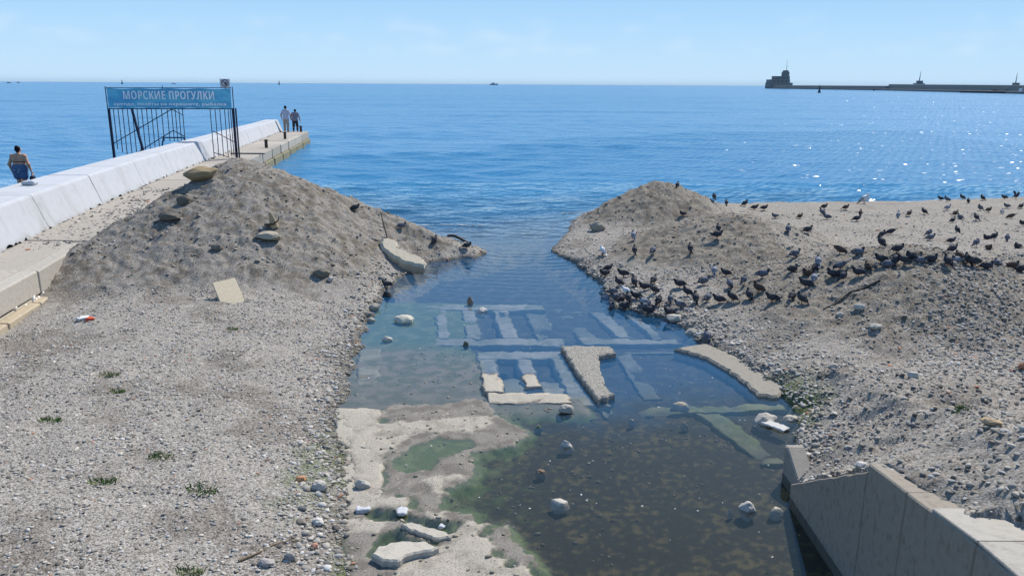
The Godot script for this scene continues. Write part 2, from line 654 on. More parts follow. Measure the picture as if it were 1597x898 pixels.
func field_mesh(xs: PackedFloat32Array, zs: PackedFloat32Array, height: Callable, color: Callable) -> ArrayMesh:
	var w := xs.size()
	var h := zs.size()
	var pts := PackedVector3Array()
	var cols := PackedColorArray()
	pts.resize(w * h)
	cols.resize(w * h)
	for y in h:
		for x in w:
			var q: Vector3 = height.call(xs[x], zs[y])
			pts[y * w + x] = Vector3(xs[x], q.x, zs[y])
			cols[y * w + x] = color.call(xs[x], zs[y], q)
	var nor := PackedVector3Array()
	nor.resize(w * h)
	for y in h:
		for x in w:
			var a := pts[y * w + maxi(x - 1, 0)]
			var b := pts[y * w + mini(x + 1, w - 1)]
			var d := pts[maxi(y - 1, 0) * w + x]
			var e := pts[mini(y + 1, h - 1) * w + x]
			nor[y * w + x] = (e - d).cross(b - a).normalized()
	var sh := Shape.new()
	sh.patch(pts, nor, cols, w)
	return sh.mesh()

func gravel_color(x: float, z: float, q: Vector3) -> Color:
	var t := tone_noise.get_noise_2d(x, z)
	var f := lump_noise.get_noise_2d(x * 2.0 + 40.0, z * 2.0)
	var c := Color(0.43, 0.405, 0.37)
	c = c.lerp(Color(0.27, 0.245, 0.215), smoothstep(0.05, 0.4, t + 0.3 * f) * 0.75)
	var earth := Color(0.35, 0.318, 0.272) if x > 0.0 else Color(0.355, 0.333, 0.30)
	earth = earth.lerp(Color(0.24, 0.215, 0.18), smoothstep(-0.1, 0.35, f + 0.5 * t))
	c = c.lerp(earth, smoothstep(0.12, 0.75, q.z) * (1.0 if x < 0.0 else lerpf(0.35, 1.0, smoothstep(-10.0, -12.5, z))))
	if x > 6.0 and z < -15.5:
		c = c.lerp(Color(0.44, 0.41, 0.365), 0.6)
	var wet := smoothstep(0.10, 0.0, q.x + 0.05 * f)
	c = c.lerp(Color(0.17, 0.155, 0.125), wet * 0.85)
	# green weed along the damp right bank and beside the dry slab
	var weed := smoothstep(1.3, 0.4, Vector2((x - 4.2) * 0.8, z + 10.3).length() + 0.5 * f) * smoothstep(0.35, 0.1, q.x)
	weed = maxf(weed, 0.7 * smoothstep(0.75, 0.2, Vector2((x + 2.15) * 1.6, (z + 8.3) * 0.5).length() + 0.4 * f))
	weed = maxf(weed, 0.8 * smoothstep(0.55, 0.2, Vector2(x + 1.2, z + 6.2).length() + 0.3 * f))
	c = c.lerp(Color(0.15, 0.20, 0.085), weed * 0.9)
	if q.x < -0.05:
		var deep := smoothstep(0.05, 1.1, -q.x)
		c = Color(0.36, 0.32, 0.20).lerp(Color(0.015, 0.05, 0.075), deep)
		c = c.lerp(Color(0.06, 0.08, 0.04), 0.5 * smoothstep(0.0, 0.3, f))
	return c

# the floor of the outlet: slabs, silt and weed under a few centimetres of water
var dry := [
	PackedVector2Array([Vector2(-2.34, -10.04), Vector2(-1.78, -10.04), Vector2(-1.69, -9.61), Vector2(-1.27, -9.68), Vector2(-0.33, -9.86), Vector2(-0.23, -9.59), Vector2(-0.54, -9.31), Vector2(-0.91, -9.36), Vector2(-1.32, -9.27), Vector2(-1.40, -8.91), Vector2(-1.54, -8.77), Vector2(-1.50, -8.35), Vector2(-1.38, -7.78), Vector2(-1.07, -7.70), Vector2(-1.06, -7.44), Vector2(-1.72, -7.42), Vector2(-1.72, -7.78), Vector2(-1.84, -8.35), Vector2(-2.07, -9.11)]),
	PackedVector2Array([Vector2(-0.99, -8.14), Vector2(-0.58, -8.21), Vector2(-0.56, -8.12), Vector2(-0.76, -7.93), Vector2(-0.66, -7.75), Vector2(-0.83, -7.72)]),
	PackedVector2Array([Vector2(-0.86, -7.36), Vector2(-0.65, -7.41), Vector2(-0.70, -7.21), Vector2(-0.89, -7.21)]),
	PackedVector2Array([Vector2(-1.3, -5.0), Vector2(-1.06, -6.12), Vector2(-1.01, -6.31), Vector2(-0.97, -6.46), Vector2(-0.76, -6.73), Vector2(-0.57, -6.84), Vector2(-0.58, -7.02), Vector2(-0.47, -7.19), Vector2(-0.24, -7.21), Vector2(-0.28, -6.95), Vector2(-0.17, -6.84), Vector2(-0.16, -6.63), Vector2(-0.02, -6.58), Vector2(-0.00, -6.47), Vector2(0.14, -6.47), Vector2(0.26, -6.32), Vector2(0.32, -6.13), Vector2(0.3, -5.0)]),
	PackedVector2Array([Vector2(-1.8, -7.20), Vector2(-1.23, -7.26), Vector2(-1.21, -7.16), Vector2(-1.29, -7.01), Vector2(-1.7, -6.97)])]
var damp := [
	PackedVector2Array([Vector2(-1.81, -10.01), Vector2(-1.68, -10.30), Vector2(-1.00, -10.31), Vector2(-0.47, -10.62), Vector2(-0.26, -10.32), Vector2(-0.16, -9.96), Vector2(0.29, -9.44), Vector2(0.26, -9.23), Vector2(0.05, -8.93), Vector2(-0.44, -8.73), Vector2(-0.33, -8.37), Vector2(-0.43, -8.02), Vector2(-0.69, -7.84), Vector2(-0.71, -7.53), Vector2(-0.50, -7.37), Vector2(-0.51, -7.21), Vector2(-0.89, -7.21), Vector2(-1.09, -7.70), Vector2(-1.38, -7.74), Vector2(-1.56, -8.77), Vector2(-1.46, -9.36)]),
	PackedVector2Array([Vector2(-1.85, -7.55), Vector2(-0.35, -7.45), Vector2(-0.2, -6.4), Vector2(-0.3, -5.2), Vector2(-1.5, -5.2), Vector2(-1.6, -6.6)]),
	PackedVector2Array([Vector2(-0.24, -7.21), Vector2(-0.00, -7.22), Vector2(0.13, -6.84), Vector2(0.33, -6.54), Vector2(0.39, -6.13), Vector2(0.45, -5.0), Vector2(0.2, -5.0), Vector2(0.26, -6.32), Vector2(0.14, -6.47), Vector2(-0.00, -6.47), Vector2(-0.16, -6.63), Vector2(-0.28, -6.95)])]
var puddles := [
	PackedVector2Array([Vector2(-1.39, -8.35), Vector2(-1.34, -8.67), Vector2(-1.18, -8.97), Vector2(-0.90, -9.18), Vector2(-0.48, -9.13), Vector2(-0.45, -8.95), Vector2(-0.85, -8.62), Vector2(-0.92, -8.36), Vector2(-1.17, -8.30)]),
	PackedVector2Array([Vector2(-1.48, -7.38), Vector2(-1.40, -7.44), Vector2(-1.19, -7.42), Vector2(-0.98, -7.26), Vector2(-0.51, -7.19), Vector2(-0.58, -7.02), Vector2(-0.92, -7.17), Vector2(-1.16, -7.26), Vector2(-1.44, -7.26)]),
	PackedVector2Array([Vector2(-1.36, -6.58), Vector2(-1.31, -6.85), Vector2(-1.22, -7.02), Vector2(-1.12, -7.08), Vector2(-0.95, -6.86), Vector2(-0.72, -6.80), Vector2(-0.84, -6.76), Vector2(-1.24, -6.64)])]
var silt_noise := noise(111, 2.4, 4)
var weed_noise := noise(112, 3.2, 5)

func within(poly: PackedVector2Array, x: float, z: float, soft: float) -> float:
	var p := Vector2(x, z)
	if not Rect2(poly[0], Vector2.ZERO).merge(_bounds(poly)).grow(0.3).has_point(p):
		return 0.0
	return smoothstep(-soft, soft, inside_by(poly, p) + 0.06 * silt_noise.get_noise_2d(x * 2.0, z * 2.0) + 0.035 * weed_noise.get_noise_2d(x * 4.0, z * 4.0))

var bounds := {}

func _bounds(poly: PackedVector2Array) -> Rect2:
	if not bounds.has(poly):
		var r := Rect2(poly[0], Vector2.ZERO)
		for p in poly:
			r = r.expand(p)
		bounds[poly] = r
	return bounds[poly]

func bed_and(x: float, z: float) -> Vector3:
	# height, share of weed, share of dry slab
	var s := silt_noise.get_noise_2d(x, z)
	var h := lerpf(-0.04, -0.12, smoothstep(-1.6, 1.2, x + 0.3 * s))
	h = lerpf(h, -0.13, smoothstep(-10.2, -11.0, z) * smoothstep(-0.8, -0.4, x))
	h = lerpf(h, -0.125, smoothstep(1.3, 2.0, x) * smoothstep(-8.0, -9.0, z))
	h = lerpf(h, -0.4, smoothstep(-15.6, -16.6, z))
	var far := smoothstep(-9.8, -10.6, z)
	h = lerpf(h, lerpf(-0.025, -0.05, smoothstep(-2.0, -0.6, x)), far * smoothstep(-12.9, -12.4, z) * smoothstep(-0.3, -0.7, x))
	var weedy := 0.0
	if z > -11.2 and x < 0.9:
		var w := 0.0
		for p in damp:
			w = maxf(w, within(p, x, z, 0.11))
		h = lerpf(h, 0.010 + 0.006 * s, w)
		var g := 0.0
		for p in puddles:
			g = maxf(g, within(p, x, z, 0.04))
		var d := 0.0
		for p in dry:
			d = maxf(d, within(p, x, z, 0.06))
		h = lerpf(h, 0.022 + 0.012 * s, d)
		h = lerpf(h, -0.02 if z < -8.0 else -0.07, g)
		weedy = d * (1.0 - g)
	var flat := smoothstep(-12.7, -11.6, z) * smoothstep(-9.7, -10.1, z) * smoothstep(1.25, 0.95, x - 0.1 * (z + 10.3))
	h = lerpf(h, lerpf(-0.03, -0.006, smoothstep(-12.2, -10.9, z + 0.6 * s)), flat * (1.0 - smoothstep(-0.5, -0.3, x) * smoothstep(-10.5, -10.7, z)) * (1.0 if h < -0.004 else 0.0))
	h += 0.005 * silt_noise.get_noise_2d(x * 3.0, z * 3.0) + 0.003 * weed_noise.get_noise_2d(x * 4.0, z * 4.0)
	return Vector3(h, 0.0, weedy)

func bed_color(x: float, z: float, q: Vector3) -> Color:
	var s := silt_noise.get_noise_2d(x * 1.3 + 9.0, z * 1.3)
	var w := weed_noise.get_noise_2d(x, z)
	var dry_c := Color(0.405, 0.38, 0.33).lerp(Color(0.32, 0.30, 0.26), smoothstep(0.0, 0.4, s))
	var damp_c := Color(0.235, 0.22, 0.20).lerp(Color(0.165, 0.155, 0.14), smoothstep(-0.2, 0.3, w))
	var green := Color(0.11, 0.17, 0.055).lerp(Color(0.19, 0.24, 0.10), smoothstep(-0.1, 0.4, w))
	var brown := Color(0.036, 0.038, 0.024).lerp(Color(0.13, 0.11, 0.05), smoothstep(0.0, 0.6, weed_noise.get_noise_2d(x * 2.2, z * 2.2) + 0.3 * s + 0.5 * tone_noise.get_noise_2d(x * 2.5, z * 2.5)))
	var blue := Color(0.03, 0.04, 0.04).lerp(Color(0.09, 0.10, 0.075), smoothstep(0.0, 0.5, w))
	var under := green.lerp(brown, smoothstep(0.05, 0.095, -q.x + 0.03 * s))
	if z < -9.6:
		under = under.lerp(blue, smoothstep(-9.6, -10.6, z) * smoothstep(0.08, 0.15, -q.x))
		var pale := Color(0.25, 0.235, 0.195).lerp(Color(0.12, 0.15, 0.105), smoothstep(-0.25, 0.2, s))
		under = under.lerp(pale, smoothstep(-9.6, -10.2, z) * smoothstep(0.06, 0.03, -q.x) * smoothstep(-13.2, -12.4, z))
	var c := under.lerp(damp_c, smoothstep(-0.012, 0.004, q.x))
	return c.lerp(dry_c, smoothstep(0.012, 0.018, q.x))

func ground_of(x: float, z: float) -> Vector3:
	return ground_and(x, z)

# ---------------------------------------------------------------- water

var swell := []

func make_swell() -> void:
	var rng := RandomNumberGenerator.new()
	rng.seed = 77
	for k in 16:
		var length := 0.33 * pow(1.185, k)
		var a := PI / 2 + 0.25 + rng.randfn() * 0.45
		var kk := TAU / length
		swell.append([cos(a) * kk, sin(a) * kk, rng.randf() * TAU, 0.041 / kk, length])
	for k in 5:
		var length := 6.0 * pow(1.35, k)
		var a := PI / 2 + 0.25 + rng.randfn() * 0.4
		var kk := TAU / length
		swell.append([cos(a) * kk, sin(a) * kk, rng.randf() * TAU, 0.018 / kk, length])

var inshore := []
var offshore := []

func sea_mesh() -> ArrayMesh:
	var rows := PackedFloat32Array()
	var z := 20.6
	while z < 330.0:
		rows.append(z)
		z *= 1.0025 if z < 36.0 else 1.0058
	while z < 9500.0:
		rows.append(z)
		z *= 1.06
	var w := 700
	var pts := PackedVector3Array()
	var nor := PackedVector3Array()
	var cols := PackedColorArray()
	var gust := noise(131, 0.05, 4)
	for r in rows:
		var gap := r * (0.0025 if r < 36.0 else 0.0058)
		var fade := smoothstep(19.8, 23.0, r)
		for k in w:
			var x := (2.0 * k / (w - 1) - 1.0) * r * 1.3
			var y := 0.0
			var gx := 0.0
			var gz := 0.0
			if r < 330.0:
				var strong := fade * (0.8 + 0.9 * gust.get_noise_2d(x, r))
				for s in swell:
					var l: float = s[4]
					if gap > l * 0.2:
						continue
					var ph: float = s[0] * x + s[1] * r + s[2]
					var am: float = s[3] * strong * smoothstep(20.0, 21.0 + l * 4.5, r) * clampf((l * 0.2 - gap) / (l * 0.06), 0.0, 1.0)
					y += am * sin(ph)
					var cs := cos(ph) * am
					gx += cs * s[0]
					gz -= cs * s[1]
			pts.append(Vector3(x, y, -r))
			nor.append(Vector3(-gx, 1.0, -gz).normalized())
			var open := smoothstep(20.6, 37.0, r + 3.0 * gust.get_noise_2d(x * 4.0, r * 4.0))
			var body := Vector3(0.0042, 0.034, 0.078).lerp(Vector3(0.032, 0.168, 0.315), open) / (0.32 if r < 22.5 else 0.46 if r < 27.0 else 0.68)
			cols.append(Color(body.x, body.y, body.z))
	var cut := 0
	for reach in [22.5, 27.0, 36.0]:
		var first := cut
		while rows[cut] < reach:
			cut += 1
		var near := Shape.new()
		near.patch(pts.slice(first * w, (cut + 1) * w), nor.slice(first * w, (cut + 1) * w), cols.slice(first * w, (cut + 1) * w), w)
		inshore.append(near.mesh())
	var sh := Shape.new()
	var from := cut
	for reach in [60.0, 115.0, 230.0, 1e9]:
		var first := cut
		while cut < rows.size() - 1 and rows[cut] < reach:
			cut += 1
		var band := sh if first == from else Shape.new()
		band.patch(pts.slice(first * w, (cut + 1) * w), nor.slice(first * w, (cut + 1) * w), cols.slice(first * w, (cut + 1) * w), w)
		if first != from:
			offshore.append(band.mesh())
	# the water that lies on the near side of the mole
	var a := Vector3(-90, 0, -20.6)
	sh.quad(a, Vector3(-90, 0, 30), Vector3(-9.9, 0, 30), Vector3(-9.9, 0, -20.6))
	return sh.mesh()

func pool_height(x: float, z: float) -> Vector3:
	var r := Vector2(x - 0.3, z + 22.0).length()
	var y := 0.0055 * sin(r * 17.0 + 0.6 * bank_noise.get_noise_2d(x * 2.0, z * 2.0) * 6.0) * exp(-maxf(0.0, r - 1.5) / 2.6)
	y += 0.0012 * lump_noise.get_noise_2d(x * 1.6, z * 4.0) * smoothstep(-9.0, -14.0, z)
	return Vector3(y, 0, 0)

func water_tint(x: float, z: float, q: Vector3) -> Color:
	# reflected sky painted in as blue towards the mouth, weedy brown-green farther in
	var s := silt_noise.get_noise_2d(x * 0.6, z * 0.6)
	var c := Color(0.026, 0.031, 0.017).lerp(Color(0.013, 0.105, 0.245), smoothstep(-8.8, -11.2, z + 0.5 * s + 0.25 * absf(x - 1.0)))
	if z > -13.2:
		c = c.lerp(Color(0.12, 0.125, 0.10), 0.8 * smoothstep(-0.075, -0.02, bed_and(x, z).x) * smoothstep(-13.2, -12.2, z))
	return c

# ---------------------------------------------------------------- the mole

var deck_edge := PackedVector2Array([Vector2(-7.6, -3.0), Vector2(-8.1, -9.0), Vector2(-8.73, -13.14), Vector2(-8.97, -14.69), Vector2(-9.59, -17.93), Vector2(-12.17, -36.74), Vector2(-12.6, -40.2), Vector2(-15.02, -59.5)])
var wall_foot := PackedVector2Array([Vector2(-8.9, -3.0), Vector2(-9.65, -9.0), Vector2(-10.6, -16.1), Vector2(-11.85, -22.6), Vector2(-12.75, -28.1), Vector2(-14.0, -37.0), Vector2(-16.85, -59.3)])
const DECK := 0.85

func along(line: PackedVector2Array, z: float) -> float:
	for k in line.size() - 1:
		if z >= line[k + 1].y or k == line.size() - 2:
			return lerpf(line[k].x, line[k + 1].x, (z - line[k].y) / (line[k + 1].y - line[k].y))
	return 0.0

func block_between(sh: Shape, a: Vector3, b: Vector3, deep: float, high: float, r: float, col: Color, rough: FastNoiseLite, amp: float, seg := 6) -> void:
	# a block whose outer face runs from a to b (its top), reaching deep metres behind it (towards -x)
	var d := b - a
	var zz := d.normalized()
	var yy := Vector3.UP
	var xx := yy.cross(zz).normalized()
	if xx.x < 0.0:
		xx = -xx
		zz = -zz
	yy = zz.cross(xx).normalized()
	sh.rbox(Transform3D(Basis(xx, yy, zz), (a + b) * 0.5 - xx * deep * 0.5 - yy * high * 0.5), Vector3(deep, high, d.length()), r, col, rough, amp, seg)

func build_mole() -> void:
	var rough := noise(201, 0.12, 4)
	var rng := RandomNumberGenerator.new()
	rng.seed = 9
	var mole := thing("concrete_mole", "long narrow concrete mole with a flat walkway running out into the sea", "pier")
	var z := -3.0
	while z > -59.0:
		var z1 := maxf(z - 2.9, -59.5)
		if z1 < -58.0:
			z1 = -59.5
		var s := Shape.new()
		var k := rng.randf_range(0.9, 1.08)
		var col := Color(0.40 * k, 0.37 * k, 0.33 * k)
		var y := DECK + rng.randf_range(-0.012, 0.012)
		var p := [Vector3(along(wall_foot, z) - 0.3, y, z - 0.012), Vector3(along(deck_edge, z) - 0.34, y, z - 0.012), Vector3(along(deck_edge, z1) - 0.34, y, z1 + 0.012), Vector3(along(wall_foot, z1) - 0.3, y, z1 + 0.012)]
		s.plate(PackedVector2Array([Vector2(p[0].x, p[0].z), Vector2(p[1].x, p[1].z), Vector2(p[2].x, p[2].z), Vector2(p[3].x, p[3].z)]), y, 0.6, 0.012, col)
		obj("deck_slab", s.mesh(), M.concrete, mole)
		# the edge blocks, two courses; the lower one stands in the sea and is dark with weed
		var e := Shape.new()
		var kk := rng.randf_range(0.85, 1.1)
		var hi := 0.45 if z > -15.0 else 0.5
		var gap := 0.02 if z > -20.0 else rng.randf_range(0.02, 0.07)
		var out := rng.randf_range(-0.015, 0.02)
		block_between(e, Vector3(along(deck_edge, z) + out, y - 0.004, z - gap), Vector3(along(deck_edge, z1) + out, y - 0.004, z1 + gap), 0.34, hi, 0.035, Color(0.40 * kk, 0.375 * kk, 0.33 * kk), rough, 0.018)
		obj("edge_block", e.mesh(), M.concrete, mole)
		var low := z < -15.0
		if low or z > -13.0:
			var l := Shape.new()
			var step := 0.10 if z < -20.0 else 0.0
			block_between(l, Vector3(along(deck_edge, z) + step, y - hi - 0.012, z - gap * 1.5), Vector3(along(deck_edge, z1) + step, y - hi - 0.012, z1 + gap * 1.5), 0.6, 1.2, 0.05, Color(0.24, 0.225, 0.15) if z < -20.0 else Color(0.42, 0.375, 0.30), rough, 0.035)
			obj("edge_block", l.mesh(), M.concrete, mole)
		z = z1
	# the broken stretch near the beach: rubble core and a yellowish footing course
	for k in 26:
		var m := obj("rubble_stone", pebbles[k % 3], M.stone, mole)
		m.position = Vector3(along(deck_edge, -13.6 - 0.035 * k) - 0.12 + rng.randf() * 0.08, 0.12 + rng.randf() * 0.3, -13.45 - 0.055 * k)
		m.scale = Vector3(0.07, 0.05, 0.08) * rng.randf_range(0.6, 1.3)
		m.rotation = Vector3(rng.randf(), rng.randf() * 6.0, rng.randf())
	z = -9.0
	while z > -15.2:
		var f := Shape.new()
		var z1 := z - rng.randf_range(0.9, 1.5)
		block_between(f, Vector3(along(deck_edge, z) + 0.17, 0.34, z - 0.01), Vector3(along(deck_edge, z1) + 0.17, 0.34, z1 + 0.01), 0.4, 0.5, 0.04, Color(0.44, 0.38, 0.28), rough, 0.03)
		obj("footing_block", f.mesh(), M.concrete, mole)
		z = z1
	# a shallow step across the walkway
	var st := Shape.new()
	st.rbox(Transform3D(Basis(), Vector3(-13.2, DECK + 0.03, -40.0)), Vector3(1.7, 0.07, 0.1), 0.01, Color(0.2, 0.19, 0.18))
	obj("step", st.mesh(), M.concrete, mole)

	var wall := thing("sea_wall", "long whitewashed parapet wall with a sloping face along the mole", "wall")
	z = -3.0
	while z > -59.0:
		var z1 := maxf(z - rng.randf_range(3.6, 4.4), -59.3)
		if z1 < -57.5:
			z1 = -59.3
		var lean := rng.randf_range(-0.008, 0.008)
		var tall := rng.randf_range(-0.006, 0.006)
		obj("wall_panel", wall_panel(z - 0.012, z1 + 0.012, lean, tall, rough, rng), M.whitewash, wall)
		z = z1

	var b := 0
	for p in [Vector3(-13.47, DECK, -44.0), Vector3(-14.39, DECK, -51.0), Vector3(-15.35, DECK, -58.6)]:
		var bo := thing("mooring_post", ["rusty iron mooring post on the walkway edge, the one closest to the beach", "rusty iron mooring post halfway along the walkway edge", "rusty iron mooring post at the seaward end of the mole"][b], "bollard", p, 0.0, "mooring posts on the mole")
		var s := Shape.new()
		s.tube(PackedVector3Array([Vector3(0, -0.05, 0), Vector3(0, 0.36, 0), Vector3(0, 0.4, 0)]), PackedFloat32Array([0.09, 0.085, 0.06]), 12, Color(0.06, 0.045, 0.04))
		obj("post", s.mesh(), M.steel, bo)
		var c := Shape.new()
		c.tube(PackedVector3Array([Vector3(0, 0.38, 0), Vector3(0, 0.41, 0), Vector3(0, 0.45, 0)]), PackedFloat32Array([0.12, 0.125, 0.07]), 12, Color(0.07, 0.05, 0.04))
		obj("cap", c.mesh(), M.steel, bo)
		b += 1

func wall_panel(z0: float, z1: float, lean: float, tall: float, rough: FastNoiseLite, rng: RandomNumberGenerator) -> ArrayMesh:
	# cross-section of the parapet, metres out from its foot and above the deck
	var section := [Vector2(-0.02, -0.25), Vector2(0.0, 0.0), Vector2(0.30 + lean, 0.79 + tall), Vector2(0.33 + lean, 0.83 + tall), Vector2(0.38 + lean, 0.845 + tall), Vector2(1.15 + lean, 0.85 + tall), Vector2(1.2, 0.8), Vector2(1.32, -1.6)]
	var sh := Shape.new()
	var m := 34
	var col := Color(0.48, 0.49, 0.51)
	for k in section.size() - 1:
		var pts := PackedVector3Array()
		var nor := PackedVector3Array()
		var cols := PackedColorArray()
		var sub := 12 if k == 1 else 1
		for s in sub + 1:
			var q: Vector2 = section[k].lerp(section[k + 1], float(s) / sub)
			for j in m + 1:
				var z := lerpf(z0, z1, float(j) / m)
				var chip := rough.get_noise_3d(z * 14.0, q.y * 14.0, q.x * 9.0) * 0.016
				var worn := maxf(0.0, rough.get_noise_2d(z * 22.0, 5.0)) * 0.16 if q.y < 0.02 and k == 1 else 0.0
				pts.append(Vector3(along(wall_foot, z) - (q.x + chip) * 0.99, DECK + q.y + worn, z + (q.x + chip) * 0.14))
				var broad := 0.42 * smoothstep(-38.0, -13.0, z) * smoothstep(0.9, 1.15, q.x)
				pts[-1] += Vector3(-broad * 0.99, 0, broad * 0.14)
				var dir: Vector2 = section[k + 1] - section[k]
				nor.append(Vector3(dir.y, dir.x, 0).normalized())
				var dirt := smoothstep(0.1, 0.0, q.y + rough.get_noise_2d(z * 30.0, 90.0) * 0.12)
				var stain := smoothstep(0.0, 0.5, rough.get_noise_2d(z * 9.0, q.y * 2.0 + 300.0)) * 0.22 + smoothstep(0.15, 0.5, rough.get_noise_2d(z * 60.0, q.y * 8.0 + 40.0)) * 0.25
				cols.append(col.lerp(Color(0.33, 0.32, 0.30), clampf(dirt * 0.7 + stain, 0.0, 1.0)))
		sh.patch(pts, nor, cols, m + 1)
	for e in 2:
		var z := z0 if e == 0 else z1
		var dir := Vector3(0, 0, 1) if e == 0 else Vector3(0, 0, -1)
		var first := sh.v.size()
		for q in section:
			sh.add(Vector3(along(wall_foot, z) - q.x * 0.99, DECK + q.y, z + q.x * 0.14), dir, col)
		for k in range(1, section.size() - 1):
			sh.face(first, first + k, first + k + 1)
	return sh.mesh()

# ---------------------------------------------------------------- slabs in the outlet

func slab_piece(o: Vector2, u: Vector2, v: Vector2, r: Rect2, ys: Array, f: FastNoiseLite, green := false, hook := false, top_amp := 0.016) -> ArrayMesh:
	# one rib or beam of a slab: r in metres along u and v, ys the heights of its corners (far first)
	var sh := Shape.new()
	var nu := maxi(3, roundi(r.size.x / 0.05))
	var nv := maxi(3, roundi(r.size.y / 0.05))
	var pts := PackedVector3Array()
	var cols := PackedColorArray()
	var w := nu + 3
	for b in nv + 3:
		for a in nu + 3:
			var edge := a == 0 or b == 0 or a == nu + 2 or b == nv + 2
			var rim := a <= 1 or b <= 1 or a >= nu + 1 or b >= nv + 1
			var fa := clampf((a - 1.0) / nu, 0.0, 1.0)
			var fb := clampf((b - 1.0) / nv, 0.0, 1.0)
			var p := o + u * (r.position.x + r.size.x * fa) + v * (r.position.y + r.size.y * fb)
			var jag := Vector2(f.get_noise_2d(p.x * 9.0, p.y * 9.0), f.get_noise_2d(p.x * 9.0 + 50.0, p.y * 9.0)) * (0.07 if rim else 0.0)
			p += jag
			var y := lerpf(lerpf(ys[0], ys[1], fa), lerpf(ys[2], ys[3], fa), fb) + (f.get_noise_2d(p.x * 5.0, p.y * 5.0) + 0.6 * f.get_noise_2d(p.x * 16.0, p.y * 16.0)) * top_amp - (0.0 if hook else 0.05) * smoothstep(0.12, 0.4, f.get_noise_2d(p.x * 2.2 + 70.0, p.y * 2.2))
			if rim:
				y -= 0.004
			if edge:
				y -= 0.3
			pts.append(Vector3(p.x, y, p.y))
			var s := f.get_noise_2d(p.x * 3.0 + 20.0, p.y * 3.0)
			var under := (Color(0.36, 0.38, 0.2) if green else Color(0.385, 0.385, 0.32)).lerp(Color(0.2, 0.26, 0.09) if green else Color(0.27, 0.28, 0.2), smoothstep(-0.25, 0.2, s + 0.7 * f.get_noise_2d(p.x * 14.0, p.y * 14.0)))
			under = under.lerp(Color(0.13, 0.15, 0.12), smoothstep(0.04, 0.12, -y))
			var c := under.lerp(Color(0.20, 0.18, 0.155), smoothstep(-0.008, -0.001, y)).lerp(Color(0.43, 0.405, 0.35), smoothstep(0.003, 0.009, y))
			cols.append(c)
	var nor := PackedVector3Array()
	for b in nv + 3:
		for a in w:
			var x0 := pts[b * w + maxi(a - 1, 0)]
			var x1 := pts[b * w + mini(a + 1, w - 1)]
			var z0 := pts[maxi(b - 1, 0) * w + a]
			var z1 := pts[mini(b + 1, nv + 2) * w + a]
			nor.append((z1 - z0).cross(x1 - x0).normalized())
	sh.patch(pts, nor, cols, w)
	return sh.mesh()

func lattice(label: String, o: Vector2, u: Vector2, v: Vector2, pieces: Array, seed_: int) -> void:
	var t := thing("lattice_slab", label, "concrete slab")
	var f := noise(seed_, 0.35, 4)
	for p in pieces:
		obj(p[0], slab_piece(o, u, v, Rect2(p[1], p[2], p[3] - p[1], p[4] - p[2]), p[5], f, seed_ == 305, seed_ == 303), M.bed, t)

